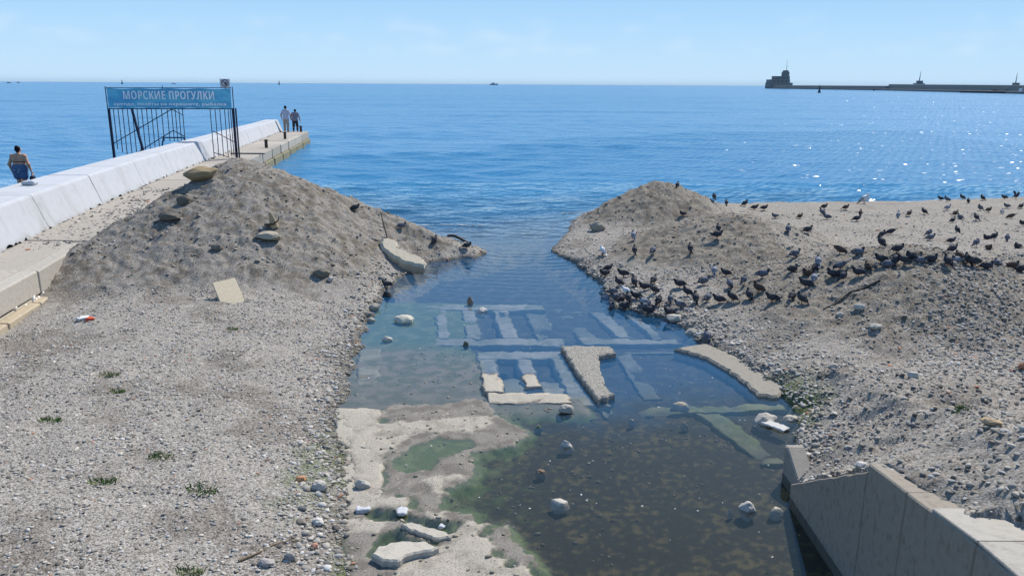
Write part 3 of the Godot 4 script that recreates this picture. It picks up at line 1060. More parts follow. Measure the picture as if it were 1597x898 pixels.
func build_slabs() -> void:
	var a := -0.035
	var lv := [a, a, a, a]
	var u := Vector2(1, -0.03)
	var v := Vector2(0.118, 1)
	lattice("sunken lattice slab with three pale ribs, close to the inlet mouth", Vector2(-1.8, -15.5), u, v, [
		["beam", 0.0, 0.0, 2.42, 0.38, lv], ["beam", 0.0, 2.2, 2.42, 2.58, lv], ["rib", 0.23, 0.385, 0.44, 2.195, lv], ["rib", 0.74, 0.385, 1.02, 2.195, lv], ["rib", 1.36, 0.385, 1.66, 2.195, lv], ["rib", 2.0, 0.385, 2.42, 2.195, [-0.1, -0.12, -0.08, -0.1]]], 301)
	lattice("sunken lattice slab beside the bathing pigeons, half lost in blue water", Vector2(0.75, -15.55), u, Vector2(0.2, 1), [
		["beam", 0.0, 0.0, 2.0, 0.35, [-0.13, -0.13, -0.13, -0.13]], ["beam", 0.0, 2.1, 1.75, 2.45, [-0.06, -0.07, -0.06, -0.06]], ["rib", 0.05, 0.355, 0.35, 2.095, [-0.14, -0.14, -0.08, -0.08]], ["rib", 0.72, 0.355, 1.02, 2.095, [-0.09, -0.09, -0.05, -0.05]], ["rib", 1.34, 0.355, 1.56, 2.095, [-0.08, -0.08, -0.05, -0.05]]], 302)
	lattice("lattice slab whose near ribs break the surface as a dry pale hook", Vector2(-0.6, -12.66), Vector2(1, -0.02), Vector2(0.1, 1), [
		["beam", 0.0, 0.0, 1.74, 0.42, [-0.045, -0.045, -0.035, -0.035]], ["rib", 0.0, 0.425, 0.29, 2.02, [-0.03, -0.035, 0.045, 0.045]],
		["rib", 0.62, 0.425, 0.86, 1.78, [-0.03, -0.035, 0.028, 0.024]], ["rib", 1.2, 0.425, 1.74, 2.4, [-0.03, -0.035, -0.016, -0.022]],
		["panel", 0.295, 1.16, 0.615, 2.02, [-0.09, -0.09, -0.004, -0.004]], ["panel", 0.865, 1.3, 1.195, 2.02, [-0.09, -0.09, -0.006, -0.012]],
		["beam", 0.02, 2.025, 1.195, 2.38, [0.04, 0.01, 0.0, 0.008]]], 303)
	lattice("deeper lattice slab with faint ribs beyond the raised corner slab", Vector2(1.62, -12.85), Vector2(1, -0.03), Vector2(0.08, 1), [
		["beam", 0.0, 0.0, 1.6, 0.12, [-0.1, -0.1, -0.1, -0.1]], ["rib", 0.1, 0.125, 0.38, 2.1, [-0.09, -0.09, -0.11, -0.11]], ["rib", 0.62, 0.125, 0.92, 2.1, [-0.13, -0.13, -0.15, -0.15]], ["rib", 1.2, 0.125, 1.5, 1.9, [-0.12, -0.12, -0.16, -0.16]]], 304)
	lattice("algae covered slab with one slanting rib beside the culvert wall", Vector2(1.18, -10.34), Vector2(1, -0.09), Vector2(0.3, 1), [
		["beam", 0.0, 0.0, 2.62, 0.26, [-0.09, -0.07, -0.09, -0.07]], ["rib", 1.3, 0.265, 1.62, 1.78, [-0.08, -0.08, -0.1, -0.08]]], 305)
	lattice("flat slab strip along the gravel edge with a crisp far end", Vector2(-2.56, -12.65), Vector2(1, -0.04), Vector2(0.15, 1), [
		["panel", 0.0, 0.0, 0.37, 2.3, [-0.01, -0.012, -0.006, -0.012]] ], 306)
	lattice("dry pale slab with a straight sharp far end beside the gravel", Vector2(-2.38, -10.08), Vector2(1, -0.03), Vector2(0.17, 1), [
		["panel", 0.0, 0.0, 0.61, 1.22, [0.02, 0.022, 0.014, 0.018]], ["panel", 0.0, 1.235, 0.61, 2.5, [0.012, 0.02, 0.008, 0.016]]], 307)
	var sh := Shape.new()
	sh.plate(ragged(PackedVector2Array([Vector2(0.83, -12.62), Vector2(1.64, -12.6), Vector2(1.68, -12.3), Vector2(1.4, -12.12), Vector2(1.36, -11.5), Vector2(1.36, -10.8), Vector2(1.46, -10.5), Vector2(1.20, -10.33), Vector2(1.0, -11.3)]), 0.07, 0.045, 31), 0.085, 0.45, 0.02, Color(0.47, 0.45, 0.405))
	tag(obj("corner_slab", sh.mesh(), M.aggregate), "raised broken corner piece of concrete standing out of the blue water", "concrete slab")
	sh = Shape.new()
	sh.plate(ragged(PackedVector2Array([Vector2(2.72, -12.62), Vector2(3.3, -12.9), Vector2(3.75, -12.0), Vector2(4.0, -10.9), Vector2(3.78, -10.5), Vector2(3.52, -10.6), Vector2(3.4, -11.4), Vector2(3.12, -12.2)]), 0.04, 0.05, 32), 0.055, 0.5, 0.03, Color(0.275, 0.255, 0.22))
	tag(obj("kerb_slab", sh.mesh(), M.concrete), "long worn concrete kerb slab at the foot of the pigeons' gravel bank", "concrete slab")
	sh = Shape.new()
	sh.plate(ragged(PackedVector2Array([Vector2(-1.28, -6.52), Vector2(-1.24, -6.66), Vector2(-1.05, -6.75), Vector2(-0.8, -6.74), Vector2(-0.68, -6.66), Vector2(-0.74, -6.58), Vector2(-0.9, -6.54), Vector2(-1.0, -6.44), Vector2(-1.16, -6.42)]), 0.03, 0.03, 33), 0.085, 0.3, 0.016, Color(0.465, 0.435, 0.375))
	tag(obj("broken_slab", sh.mesh(), M.concrete), "thick pale broken slab fragment lying beside the weedy puddle", "concrete slab")
	sh = Shape.new()
	sh.plate(ragged(PackedVector2Array([Vector2(-1.1, -7.1), Vector2(-0.98, -7.14), Vector2(-0.62, -6.96), Vector2(-0.58, -6.86), Vector2(-0.72, -6.86), Vector2(-0.98, -6.99)]), 0.03, 0.025, 34), 0.05, 0.3, 0.014, Color(0.44, 0.41, 0.35))
	tag(obj("broken_slab", sh.mesh(), M.concrete), "narrow pale slab fragment between the channel and the weedy puddle", "concrete slab")

func prism_x(sh: Shape, profile: PackedVector2Array, x0: float, x1: float, col: Color, chamfer: float) -> void:
	# an outline in (z, y) that reaches from x0 to x1
	var p := Shape.new()
	p.plate(profile, x1, x1 - x0, chamfer, col)
	var base := sh.v.size()
	var turn := Basis(Vector3(0, 0, 1), Vector3(-1, 0, 0), Vector3(0, 1, 0))   # x -> z, y -> -x, z -> y
	for k in p.v.size():
		var q := turn * p.v[k]
		sh.add(Vector3(q.x + x0 + x1, q.y, q.z), turn * p.n[k], col)
	for k in range(0, p.i.size(), 3):
		sh.face(base + p.i[k], base + p.i[k + 1], base + p.i[k + 2])

func build_culvert() -> void:
	var t := thing("culvert_wing_wall", "shaded grey concrete wing wall with sloping top beside the outlet", "wall")
	for q in [[-7.8, -6.15, 0.14, 1.14], [-6.1425, -5.5, 1.22, 1.3], [-5.4925, -4.6, 1.3, 1.42], [-4.5925, -2.0, 1.42, 1.6]]:
		var sh := Shape.new()
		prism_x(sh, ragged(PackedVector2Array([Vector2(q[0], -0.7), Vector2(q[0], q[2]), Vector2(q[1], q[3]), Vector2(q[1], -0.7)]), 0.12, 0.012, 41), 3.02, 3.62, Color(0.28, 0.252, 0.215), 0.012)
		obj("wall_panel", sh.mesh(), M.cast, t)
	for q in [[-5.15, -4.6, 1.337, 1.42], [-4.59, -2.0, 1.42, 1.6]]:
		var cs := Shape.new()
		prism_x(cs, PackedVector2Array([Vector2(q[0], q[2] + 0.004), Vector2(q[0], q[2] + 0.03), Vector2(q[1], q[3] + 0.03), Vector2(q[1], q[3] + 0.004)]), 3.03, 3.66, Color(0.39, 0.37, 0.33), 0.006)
		obj("sunlit_top_plate", cs.mesh(), M.concrete, t)  # thin added plate, coloured paler than the wall to imitate a sunlit top
	var s := Shape.new()
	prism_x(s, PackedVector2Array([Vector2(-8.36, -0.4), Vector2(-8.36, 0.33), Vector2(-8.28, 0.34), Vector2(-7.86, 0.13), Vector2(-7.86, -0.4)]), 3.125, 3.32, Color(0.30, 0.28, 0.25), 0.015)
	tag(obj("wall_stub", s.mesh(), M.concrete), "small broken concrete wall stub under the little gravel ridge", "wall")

# ---------------------------------------------------------------- loose stones

var pebbles := []
var rocks := []

func scatter(called: String, count: int, area: Rect2, size: Vector2, seed_: int, want: Callable, tint: Callable) -> void:
	var rng := RandomNumberGenerator.new()
	rng.seed = seed_
	var xf := [[], [], []]
	var cl := [[], [], []]
	for k in count:
		var x := area.position.x + area.size.x * rng.randf()
		var z := area.position.y + area.size.y * rng.randf()
		var q := ground_and(x, z)
		if seed_ == 408:
			q.x = bed_and(x, z).x
		if seed_ == 409:
			q.x = 0.0
		if seed_ == 407:
			q.x = maxf(q.x, DECK)
		if rng.randf() > want.call(x, z, q):
			continue
		var r := lerpf(size.x, size.y, pow(rng.randf(), 3.0))
		var b := Basis.from_euler(Vector3(rng.randf_range(-0.4, 0.4), rng.randf() * TAU, rng.randf_range(-0.4, 0.4))) * Basis.from_scale(Vector3(r * rng.randf_range(0.8, 1.5), r * rng.randf_range(0.35, 0.8), r))
		var m := k % 3
		xf[m].append(Transform3D(b, Vector3(x, q.x + r * 0.15, z)))
		cl[m].append(tint.call(rng, q))
	for m in 3:
		var mm := MultiMesh.new()
		mm.transform_format = MultiMesh.TRANSFORM_3D
		mm.use_colors = true
		mm.mesh = small_stones[m]
		mm.instance_count = xf[m].size()
		for k in xf[m].size():
			mm.set_instance_transform(k, xf[m][k])
			mm.set_instance_color(k, cl[m][k])
		var o := MultiMeshInstance3D.new()
		o.name = numbered(called)
		o.multimesh = mm
		o.material_override = M.pebble
		o.set_meta("kind", "stuff")
		add_child(o, true)

var small_stones := []

func stone_tint(rng: RandomNumberGenerator, q: Vector3) -> Color:
	var k := rng.randf_range(0.20, 0.40)
	if rng.randf() < 0.12:
		k = rng.randf_range(0.38, 0.52)
	elif rng.randf() < 0.2:
		k = rng.randf_range(0.08, 0.18)
	k *= lerpf(1.0, 0.82, q.z)
	var warm := rng.randf_range(0.02, 0.12)
	var c := Color(k * (1 + warm), k, k * (1 - warm * 1.4))
	if rng.randf() < 0.012:
		c = Color(0.42, 0.2, 0.12)
	return c.lerp(Color(0.15, 0.14, 0.11), 0.6 * smoothstep(0.07, 0.0, q.x))

func clod_tint(rng: RandomNumberGenerator, _q: Vector3) -> Color:
	var k := rng.randf_range(0.14, 0.30)
	return Color(k * 1.1, k, k * 0.84)

func flat_want(x: float, z: float, q: Vector3) -> float:
	if q.x < -0.01 or (x < -8.3 and q.x < 0.8) or (x < 0.0 and x < along(deck_edge, z) + 0.15):
		return 0.0
	var edge := smoothstep(1.3, 0.1, q.y)
	var n := 0.5 + 0.9 * tone_noise.get_noise_2d(x * 1.7 + 7.0, z * 1.7)
	var w := clampf(n * lerpf(0.55, 0.45 if z < -12.0 or x < 0.0 else 0.7, q.z) + 0.45 * edge, 0.05, 1.0)
	# the band of loose pebbles on the flank of the right-hand heap
	if x > 5.0:
		w = maxf(w, smoothstep(1.4, 0.4, absf((x - 7.6) + 0.9 * (z + 12.6) * 0.5) + 0.6 * lump_noise.get_noise_2d(x, z)) * smoothstep(-15.5, -14.0, z) * smoothstep(-9.5, -10.8, z))
	return w * (1.0 if z > -17.0 else 0.7)

func heap_want(x: float, z: float, q: Vector3) -> float:
	if q.x < 0.03 or (x < 0.0 and x < along(deck_edge, z) - 0.2 and z > -17.0):
		return 0.0
	return clampf(q.z * 0.8 * (0.5 + tone_noise.get_noise_2d(x * 2.0, z * 2.0 + 30.0)), 0.0, 1.0)

func deck_want(x: float, z: float, _q: Vector3) -> float:
	var e := along(deck_edge, z)
	if x > e - 0.05 or x < along(wall_foot, z) + 0.02:
		return 0.0
	return clampf(0.25 + smoothstep(-14.5, -17.5, z) * smoothstep(-25.0, -20.0, z) * smoothstep(1.6, 0.2, e - x) + tone_noise.get_noise_2d(x * 3.0, z), 0.0, 1.0) * smoothstep(-16.2, -18.5, z)

func edge_want(_x: float, _z: float, q: Vector3) -> float:
	return smoothstep(-0.1, 0.05, q.y) * smoothstep(0.7, 0.15, q.y) if q.x > -0.05 else 0.0

func bed_want(x: float, z: float, q: Vector3) -> float:
	return 0.0 if shore(x, z) > -0.05 else 0.35 + 0.6 * lump_noise.get_noise_2d(x * 1.5, z * 1.5)

func wet_tint(rng: RandomNumberGenerator, q: Vector3) -> Color:
	var k := rng.randf_range(0.07, 0.2) * (1.0 if q.x < 0.0 else 1.7)
	return Color(k * 1.08, k, k * 0.8)

func float_want(x: float, z: float, _q: Vector3) -> float:
	return 0.0 if bed_and(x, z).x > -0.01 or ground(x, z) > -0.01 else clampf(0.35 + 1.2 * lump_noise.get_noise_2d(x, z + 60.0), 0.0, 1.0)

func scum_tint(rng: RandomNumberGenerator, _q: Vector3) -> Color:
	var k := rng.randf_range(0.25, 0.6)
	return Color(k, k * 0.98, k * 0.9)

# ---------------------------------------------------------------- the banner gate on the mole

const GATE_R := Vector3(-12.95, 0, -37.6)
const GATE_DIR := Vector3(-0.99153, 0, 0.12973)

func on_gate(s: float, y: float, out := 0.0) -> Vector3:
	# s metres along the frame from its post on the walkway edge, out towards the beach
	return GATE_R + GATE_DIR * s + Vector3(0, y, 0) + Vector3(0.12973, 0, 0.99153) * out

func lettering(text: String, height: float, width: float, bold: bool) -> ArrayMesh:
	# flat letters in a box of that size, centred on the origin, facing +z
	var f := SystemFont.new()
	f.font_names = PackedStringArray(["Droid Sans"])
	f.font_weight = 700 if bold else 400
	var t := TextMesh.new()
	t.text = text
	t.font = f
	t.font_size = 64
	t.pixel_size = 0.01
	t.depth = 0.02
	var st := SurfaceTool.new()
	st.begin(Mesh.PRIMITIVE_TRIANGLES)
	var bx := t.get_aabb()
	var sc := Vector3(width / bx.size.x, height / bx.size.y, 0.3)
	st.append_from(t, 0, Transform3D(Basis.from_scale(sc), -(bx.position + bx.size * 0.5) * sc))
	return st.commit()

func gate_frame_at(s: float, y: float, out: float) -> Transform3D:
	return Transform3D(Basis(-GATE_DIR, Vector3.UP, Vector3(0.12973, 0, 0.99153)), on_gate(s, y, out))

func build_gate() -> void:
	var t := thing("banner_gate", "tall dark steel gate frame with bars standing across the mole", "gate")
	var dark := Color(0.028, 0.035, 0.055)
	var sh: Shape
	for p in [[5.46, 0.2, 4.1, 0.035], [-0.06, DECK, 4.12, 0.035], [5.40, 0.2, 3.1, 0.07], [0.0, DECK, 3.15, 0.07], [-0.14, DECK, 3.15, 0.06], [3.0, 3.1, 4.14, 0.025]]:
		sh = Shape.new()
		sh.bar(on_gate(p[0], p[1]), on_gate(p[0], p[2]), p[3], p[3], dark)
		obj("post", sh.mesh(), M.steel, t)
	for p in [[5.42, 4.04, 0.0, 4.06, 0.03], [5.42, 3.12, 0.0, 3.12, 0.045], [5.41, 1.55, 2.69, 3.1, 0.035], [2.69, 3.1, 2.23, 2.85, 0.03], [4.63, 1.0, 2.71, 2.15, 0.035], [2.71, 2.15, 2.23, 1.87, 0.035], [0.97, 2.13, -0.06, 1.57, 0.03], [0.98, 1.13, 0.3, 0.9, 0.03]]:
		sh = Shape.new()
		sh.bar(on_gate(p[0], p[1], 0.01), on_gate(p[2], p[3], 0.01), p[4], p[4], dark)
		obj("rail", sh.mesh(), M.steel, t)
	sh = Shape.new()
	sh.bar(on_gate(4.4, 3.1, 0.06), on_gate(4.01, 1.1, 0.3), 0.09, 0.09, dark)
	obj("strut", sh.mesh(), M.steel, t)
	for s in [5.23, 5.03, 4.84, 4.63, 4.42, 4.21, 4.01, 3.8, 3.59, 3.39, 3.15, 2.9, 2.71, 2.55, 2.39, 2.23]:
		var low := maxf(0.95, 1.55 - (5.41 - s) * 0.75)
		if s < 3.2:
			low = 1.75
		sh = Shape.new()
		sh.bar(on_gate(s, low - 0.1), on_gate(s - 0.012, 3.12), 0.03, 0.03, dark)
		obj("bar", sh.mesh(), M.steel, t)
	for s in [1.0, 0.78, 0.57, 0.36, 0.2, 0.1]:
		sh = Shape.new()
		sh.bar(on_gate(s, DECK if s > 0.9 else 0.95), on_gate(s, 3.12), 0.03, 0.03, dark)
		obj("bar", sh.mesh(), M.steel, t)
	# the little doorway bent over the wall
	for p in [[3.28, 1.36, 3.17, 1.82], [3.17, 1.82, 2.28, 1.82], [2.28, 1.82, 1.93, DECK + 0.03], [1.93, DECK + 0.03, 1.0, DECK + 0.03]]:
		sh = Shape.new()
		sh.bar(on_gate(p[0], p[1], 0.03), on_gate(p[2], p[3], 0.03), 0.05, 0.05, dark)
		obj("rail", sh.mesh(), M.steel, t)

	var b := thing("banner", "wide sagging turquoise cloth banner with white lettering strung on the gate", "banner")
	sh = Shape.new()
	var pts := PackedVector3Array()
	var nor := PackedVector3Array()
	var cols := PackedColorArray()
	var f := noise(601, 0.9, 3)
	var w := 61
	for y in 15:
		for x in w:
			var fx := float(x) / (w - 1)
			var fy := float(y) / 14.0
			var sag := 0.05 * sin(fx * PI * 4.0) * sin(fx * PI * 4.0)
			var yy := lerpf(3.15, 4.03 - sag * 0.8, fy) + 0.02 * sin(fx * 31.0) * (1.0 - fy)
			var fold := f.get_noise_2d(fx * 5.0, fy * 1.4 + fx * 2.0) * 0.05 + 0.012 * sin((fx * 9.0 + fy * 3.0) * TAU)
			pts.append(on_gate(lerpf(5.4, 0.02, fx), yy, 0.05 + fold))
			cols.append(Color(0.11, 0.36, 0.54).lerp(Color(0.16, 0.46, 0.60), smoothstep(-0.2, 0.3, f.get_noise_2d(fx * 4.0, fy * 2.0 + 20.0))))
	for y in 15:
		for x in w:
			var dx := pts[y * w + mini(x + 1, w - 1)] - pts[y * w + maxi(x - 1, 0)]
			var dy := pts[mini(y + 1, 14) * w + x] - pts[maxi(y - 1, 0) * w + x]
			nor.append(dx.cross(dy).normalized())
	sh.patch(pts, nor, cols, w)
	var cloth := surface(0.85)
	cloth.backlight_enabled = true
	cloth.backlight = Color(0.35, 0.4, 0.4)
	obj("cloth", sh.mesh(), cloth, b)
	var white := surface(0.8, Color(1.0, 0.97, 0.97), false)
	white.backlight_enabled = true
	white.backlight = Color(0.75, 0.75, 0.75)
	var words := obj("lettering", lettering("МОРСКИЕ ПРОГУЛКИ", 0.37, 3.95, true), white, b)
	words.transform = gate_frame_at(2.72, 3.725, 0.115)
	words = obj("lettering", lettering("аренда, полёты на парашюте, рыбалка", 0.19, 4.9, true), white, b)
	words.transform = gate_frame_at(2.7, 3.32, 0.115)

	var sg := thing("warning_sign", "small square white sign with a crossed circle above the banner", "sign")
	sh = Shape.new()
	sh.rbox(gate_frame_at(0.24, 4.27, 0.03), Vector3(0.44, 0.38, 0.02), 0.008, Color(0.60, 0.56, 0.58))
	obj("board", sh.mesh(), M.paint, sg)
	sh = Shape.new()
	var at := gate_frame_at(0.24, 4.27, 0.05)
	var ring := PackedVector3Array()
	for k in 25:
		ring.append(at * Vector3(cos(TAU * k / 24) * 0.145, sin(TAU * k / 24) * 0.145, 0))
	sh.tube(ring, PackedFloat32Array([0.018]), 6, Color(0.10, 0.07, 0.09))
	sh.tube(PackedVector3Array([at * Vector3(-0.1, 0.1, 0), at * Vector3(0.1, -0.1, 0)]), PackedFloat32Array([0.016]), 6, Color(0.10, 0.07, 0.09))
	obj("symbol", sh.mesh(), M.paint, sg)
	sh = Shape.new()
	sh.rbox(at * Transform3D(Basis(), Vector3(0.03, -0.02, -0.005)), Vector3(0.10, 0.12, 0.01), 0.004, Color(0.05, 0.05, 0.06))
	obj("symbol", sh.mesh(), M.paint, sg)
	sh = Shape.new()
	sh.bar(on_gate(0.24, 4.0), on_gate(0.24, 4.3), 0.03, 0.03, dark)
	obj("post", sh.mesh(), M.steel, sg)

# ---------------------------------------------------------------- far things on the sea

func build_far() -> void:
	var stone := Color(0.27, 0.265, 0.25)
	var sh := Shape.new()
	var a := Vector3(388, 0, -1215)
	var b := Vector3(392, 0, -856)
	var e := Vector3(330, 0, -520)
	var t := thing("harbour_breakwater", "very long low grey stone breakwater on the horizon", "breakwater")
	block_between(sh, Vector3(a.x, 4.7, a.z), Vector3(b.x + 6, 4.7, b.z), 9.0, 6.5, 0.3, stone, null, 0.0)
	obj("low_wall", sh.mesh(), M.concrete, t)
	sh = Shape.new()
	block_between(sh, Vector3(b.x + 8, 6.4, b.z), Vector3(e.x + 10, 5.4, e.z), 8.0, 7.5, 0.3, stone, null, 0.0)
	obj("high_wall", sh.mesh(), M.concrete, t)
	sh = Shape.new()
	block_between(sh, Vector3(a.x - 7, 1.6, a.z + 8), Vector3(b.x - 3, 1.6, b.z), 6.0, 3.0, 0.3, Color(0.17, 0.17, 0.17), null, 0.0)
	block_between(sh, Vector3(b.x - 3, 1.6, b.z), Vector3(e.x - 2, 1.6, e.z), 6.0, 3.0, 0.3, Color(0.19, 0.19, 0.19), null, 0.0)
	obj("quay", sh.mesh(), M.concrete, t)

	var f := thing("harbour_fort", "dark stepped stone fort with a mast at the breakwater's tip", "fort", Vector3(392, 0, -1212))
	sh = Shape.new()
	# tiers: centre x, bottom, width, height, depth
	for q in [[0.0, 0.0, 33.0, 8.5, 24.0], [-1.5, 8.5, 29.0, 4.5, 20.0], [2.0, 13.0, 22.0, 4.8, 16.0]]:
		sh = Shape.new()
		sh.rbox(Transform3D(Basis(), Vector3(q[0], q[1] + q[3] * 0.5, 0)), Vector3(q[2], q[3], q[4]), 0.4, Color(0.22, 0.21, 0.195))
		var m := obj("tier", sh.mesh(), M.concrete, f)
		for k in 4:
			var wsh := Shape.new()
			wsh.rbox(Transform3D(Basis(), Vector3(q[0] + (k - 1.5) * q[2] * 0.2, q[1] + q[3] * 0.5, q[4] * 0.5)), Vector3(1.5, 1.7, 0.3), 0.05, Color(0.03, 0.03, 0.035))
			obj("embrasure", wsh.mesh(), M.concrete, m)
	sh = Shape.new()
	sh.rbox(Transform3D(Basis(), Vector3(8.5, 12.0, 0)), Vector3(9.0, 24.0, 9.0), 0.3, Color(0.21, 0.2, 0.19))
	var tower := obj("tower", sh.mesh(), M.concrete, f)
	sh = Shape.new()
	sh.rbox(Transform3D(Basis(), Vector3(8.5, 24.9, 0)), Vector3(6.5, 2.2, 6.5), 0.2, Color(0.10, 0.10, 0.10))
	obj("lookout", sh.mesh(), M.concrete, tower)
	sh = Shape.new()
	sh.tube(PackedVector3Array([Vector3(9.5, 25.0, 0), Vector3(9.5, 41.0, 0)]), PackedFloat32Array([0.35, 0.12]), 6, Color(0.1, 0.1, 0.1))
	sh.tube(PackedVector3Array([Vector3(9.5, 30.0, 0), Vector3(11.5, 33.0, 0)]), PackedFloat32Array([0.12, 0.1]), 6, Color(0.1, 0.1, 0.1))
	obj("mast", sh.mesh(), M.steel, f)

	warship(Vector3(408, 0, -826), 0.2, 1.0, "grey ship with a pointed mast moored along the middle breakwater")
	warship(Vector3(346, 0, -566), 0.1, 0.72, "smaller grey vessel with a mast near the dark landing stage")
	var h := thing("harbour_building", "pale grey domed building showing above the end of the breakwater", "building", Vector3(346, 0, -534))
	sh = Shape.new()
	sh.rbox(Transform3D(Basis(), Vector3(0, 3.2, 0)), Vector3(14, 9.0, 8), 0.4, Color(0.22, 0.23, 0.25))
	obj("wall", sh.mesh(), M.concrete, h)
	sh = Shape.new()
	sh.rbox(Transform3D(Basis(), Vector3(0.5, 7.9, 0)), Vector3(11, 1.6, 6), 0.7, Color(0.20, 0.21, 0.23))
	obj("roof", sh.mesh(), M.concrete, h)
	for k in 3:
		sh = Shape.new()
		sh.rbox(Transform3D(Basis(), Vector3(-4 + k * 4, 6.0, 4.0)), Vector3(1.2, 1.4, 0.2), 0.03, Color(0.04, 0.045, 0.05))
		obj("window", sh.mesh(), M.concrete, h)
	var l := thing("landing_stage", "long dark floating landing stage before the breakwater", "pontoon", Vector3(360, 0, -560))
	sh = Shape.new()
	block_between(sh, Vector3(332 - 360, 1.3, -600 + 560), Vector3(330 - 360, 1.5, -490 + 560), 5.0, 2.0, 0.2, Color(0.04, 0.045, 0.055), null, 0.0)
	obj("deck", sh.mesh(), M.concrete, l)
	sh = Shape.new()
	sh.rbox(Transform3D(Basis(), Vector3(-25, 2.2, 20)), Vector3(2.4, 2.2, 2.4), 0.1, Color(0.8, 0.8, 0.8))
	obj("cabin", sh.mesh(), M.paint, l)
	# raft of dark floats
	var r := thing("fish_farm_raft", "low row of dark floats moored before the grey ship", "raft", Vector3(374, 0, -700))
	for k in 6:
		sh = Shape.new()
		sh.tube(PackedVector3Array([Vector3(-6.5 + k * 2.6, 0.5, -0.9), Vector3(-6.5 + k * 2.6, 0.5, 0.9)]), PackedFloat32Array([0.75]), 8, Color(0.035, 0.045, 0.06))
		obj("float", sh.mesh(), M.rubber, r)
	sh = Shape.new()
	sh.rbox(Transform3D(Basis(), Vector3(0, 0.3, 0)), Vector3(17, 0.4, 1.6), 0.08, Color(0.04, 0.05, 0.06))
	obj("deck", sh.mesh(), M.rubber, r)
	sea_buoy(Vector3(199.5, 0, -534), 1.0, "tall dark conical sea buoy in open water before the fort")
	sea_buoy(Vector3(330, 0, -750), 0.55, "small dark buoy between the fort and the floats")
	sea_buoy(Vector3(-526, 0, -1845), 2.0, "dark navigation buoy on the horizon above the two walkers")
	sea_buoy(Vector3(-772, 0, -1620), 1.8, "dark navigation buoy on the horizon above the banner's far end")
	boat(Vector3(-1168, 0, -1900), 0.3, 2.0, Color(0.05, 0.055, 0.07), "small dark boat nearest the picture edge on the horizon")
	boat(Vector3(-1424, 0, -2362), -0.2, 2.2, Color(0.05, 0.055, 0.07), "small dark boat farther out beside another on the horizon")
	boat(Vector3(-778, 0, -1880), 0.1, 2.0, Color(0.25, 0.27, 0.3), "grey boat on the horizon above the banner")
	boat(Vector3(-81, 0, -3410), 0.0, 7.5, Color(0.12, 0.15, 0.2), "long grey ship alone on the open horizon")

func hull(long: float, wide: float, high: float, col: Color) -> ArrayMesh:
	var sh := Shape.new()
	var pts := PackedVector3Array()
	var nor := PackedVector3Array()
	var cols := PackedColorArray()
	var ring := [Vector2(0, 1), Vector2(0.5, 1.0), Vector2(0.42, 0.35), Vector2(0.2, 0), Vector2(-0.2, 0), Vector2(-0.42, 0.35), Vector2(-0.5, 1.0), Vector2(0, 1)]
	for k in 9:
		var x := (k / 8.0 - 0.5) * long
		var w := wide * (1.0 - pow(maxf(0.0, k / 8.0 - 0.35) / 0.65, 2.2)) * (0.85 + 0.15 * minf(1.0, k / 2.0))
		for q in ring:
			pts.append(Vector3(x, -0.25 * high + q.y * high * (1.0 + 0.35 * pow(k / 8.0, 3.0)), q.x * maxf(w, 0.02)))
			nor.append(Vector3(0.1, (q.y - 0.5) * 0.6, q.x * 2.0 + 0.001).normalized())
			cols.append(col)
	sh.patch(pts, nor, cols, ring.size())
	return sh.mesh()

func boat(at: Vector3, turn: float, size: float, col: Color, label: String) -> void:
	var t := thing("distant_boat", label, "boat", at, turn, "boats far out on the horizon")
	obj("hull", hull(4.5 * size, 1.5 * size, 0.8 * size, col), M.paint, t)
	var sh := Shape.new()
	sh.rbox(Transform3D(Basis(), Vector3(-0.3, 0.85, 0) * size), Vector3(1.5, 0.8, 1.0) * size, 0.1 * size, col * 1.4)
	obj("cabin", sh.mesh(), M.paint, t)

func warship(at: Vector3, turn: float, size: float, label: String) -> void:
	var t := thing("moored_ship", label, "ship", at, turn, "ships moored at the breakwater")
	var col := Color(0.17, 0.185, 0.20)
	obj("hull", hull(40 * size, 8 * size, 4.5 * size, col), M.paint, t)
	var sh := Shape.new()
	sh.rbox(Transform3D(Basis(), Vector3(0, 5.2, 0) * size), Vector3(10, 4.5, 5) * size, 0.3 * size, col)
	sh.rbox(Transform3D(Basis(), Vector3(0.5, 8.6, 0) * size), Vector3(5, 2.6, 4) * size, 0.3 * size, col * 0.9)
	obj("bridge", sh.mesh(), M.paint, t)
	sh = Shape.new()
	sh.tube(PackedVector3Array([Vector3(0, 9.5, 0) * size, Vector3(0.3, 19, 0) * size]), PackedFloat32Array([0.5 * size, 0.14 * size]), 6, col * 0.8)
	obj("mast", sh.mesh(), M.paint, t)

func sea_buoy(at: Vector3, size: float, label: String) -> void:
	var t := thing("sea_buoy", label, "buoy", at, 0.0, "dark buoys out at sea")
	var col := Color(0.035, 0.045, 0.06)
	var sh := Shape.new()
	sh.tube(PackedVector3Array([Vector3(0, -0.4, 0), Vector3(0, 0.3, 0), Vector3(0, 0.7, 0)] ) , PackedFloat32Array([1.0, 1.15, 0.9]), 12, col)
	var m := obj("float", sh.mesh(), M.paint, t)
	sh = Shape.new()
	sh.tube(PackedVector3Array([Vector3(0, 0.7, 0), Vector3(0, 3.0, 0), Vector3(0, 3.9, 0)]), PackedFloat32Array([0.75, 0.4, 0.3]), 8, col)
	var c := obj("cage", sh.mesh(), M.paint, t)
	sh = Shape.new()
	sh.tube(PackedVector3Array([Vector3(0, 3.9, 0), Vector3(0, 4.8, 0)]), PackedFloat32Array([0.25, 0.18]), 8, col)
	obj("lantern", sh.mesh(), M.paint, t)
	m.scale = Vector3.ONE * size
	c.scale = Vector3.ONE * size
	t.get_child(2).scale = Vector3.ONE * size

# ---------------------------------------------------------------- people

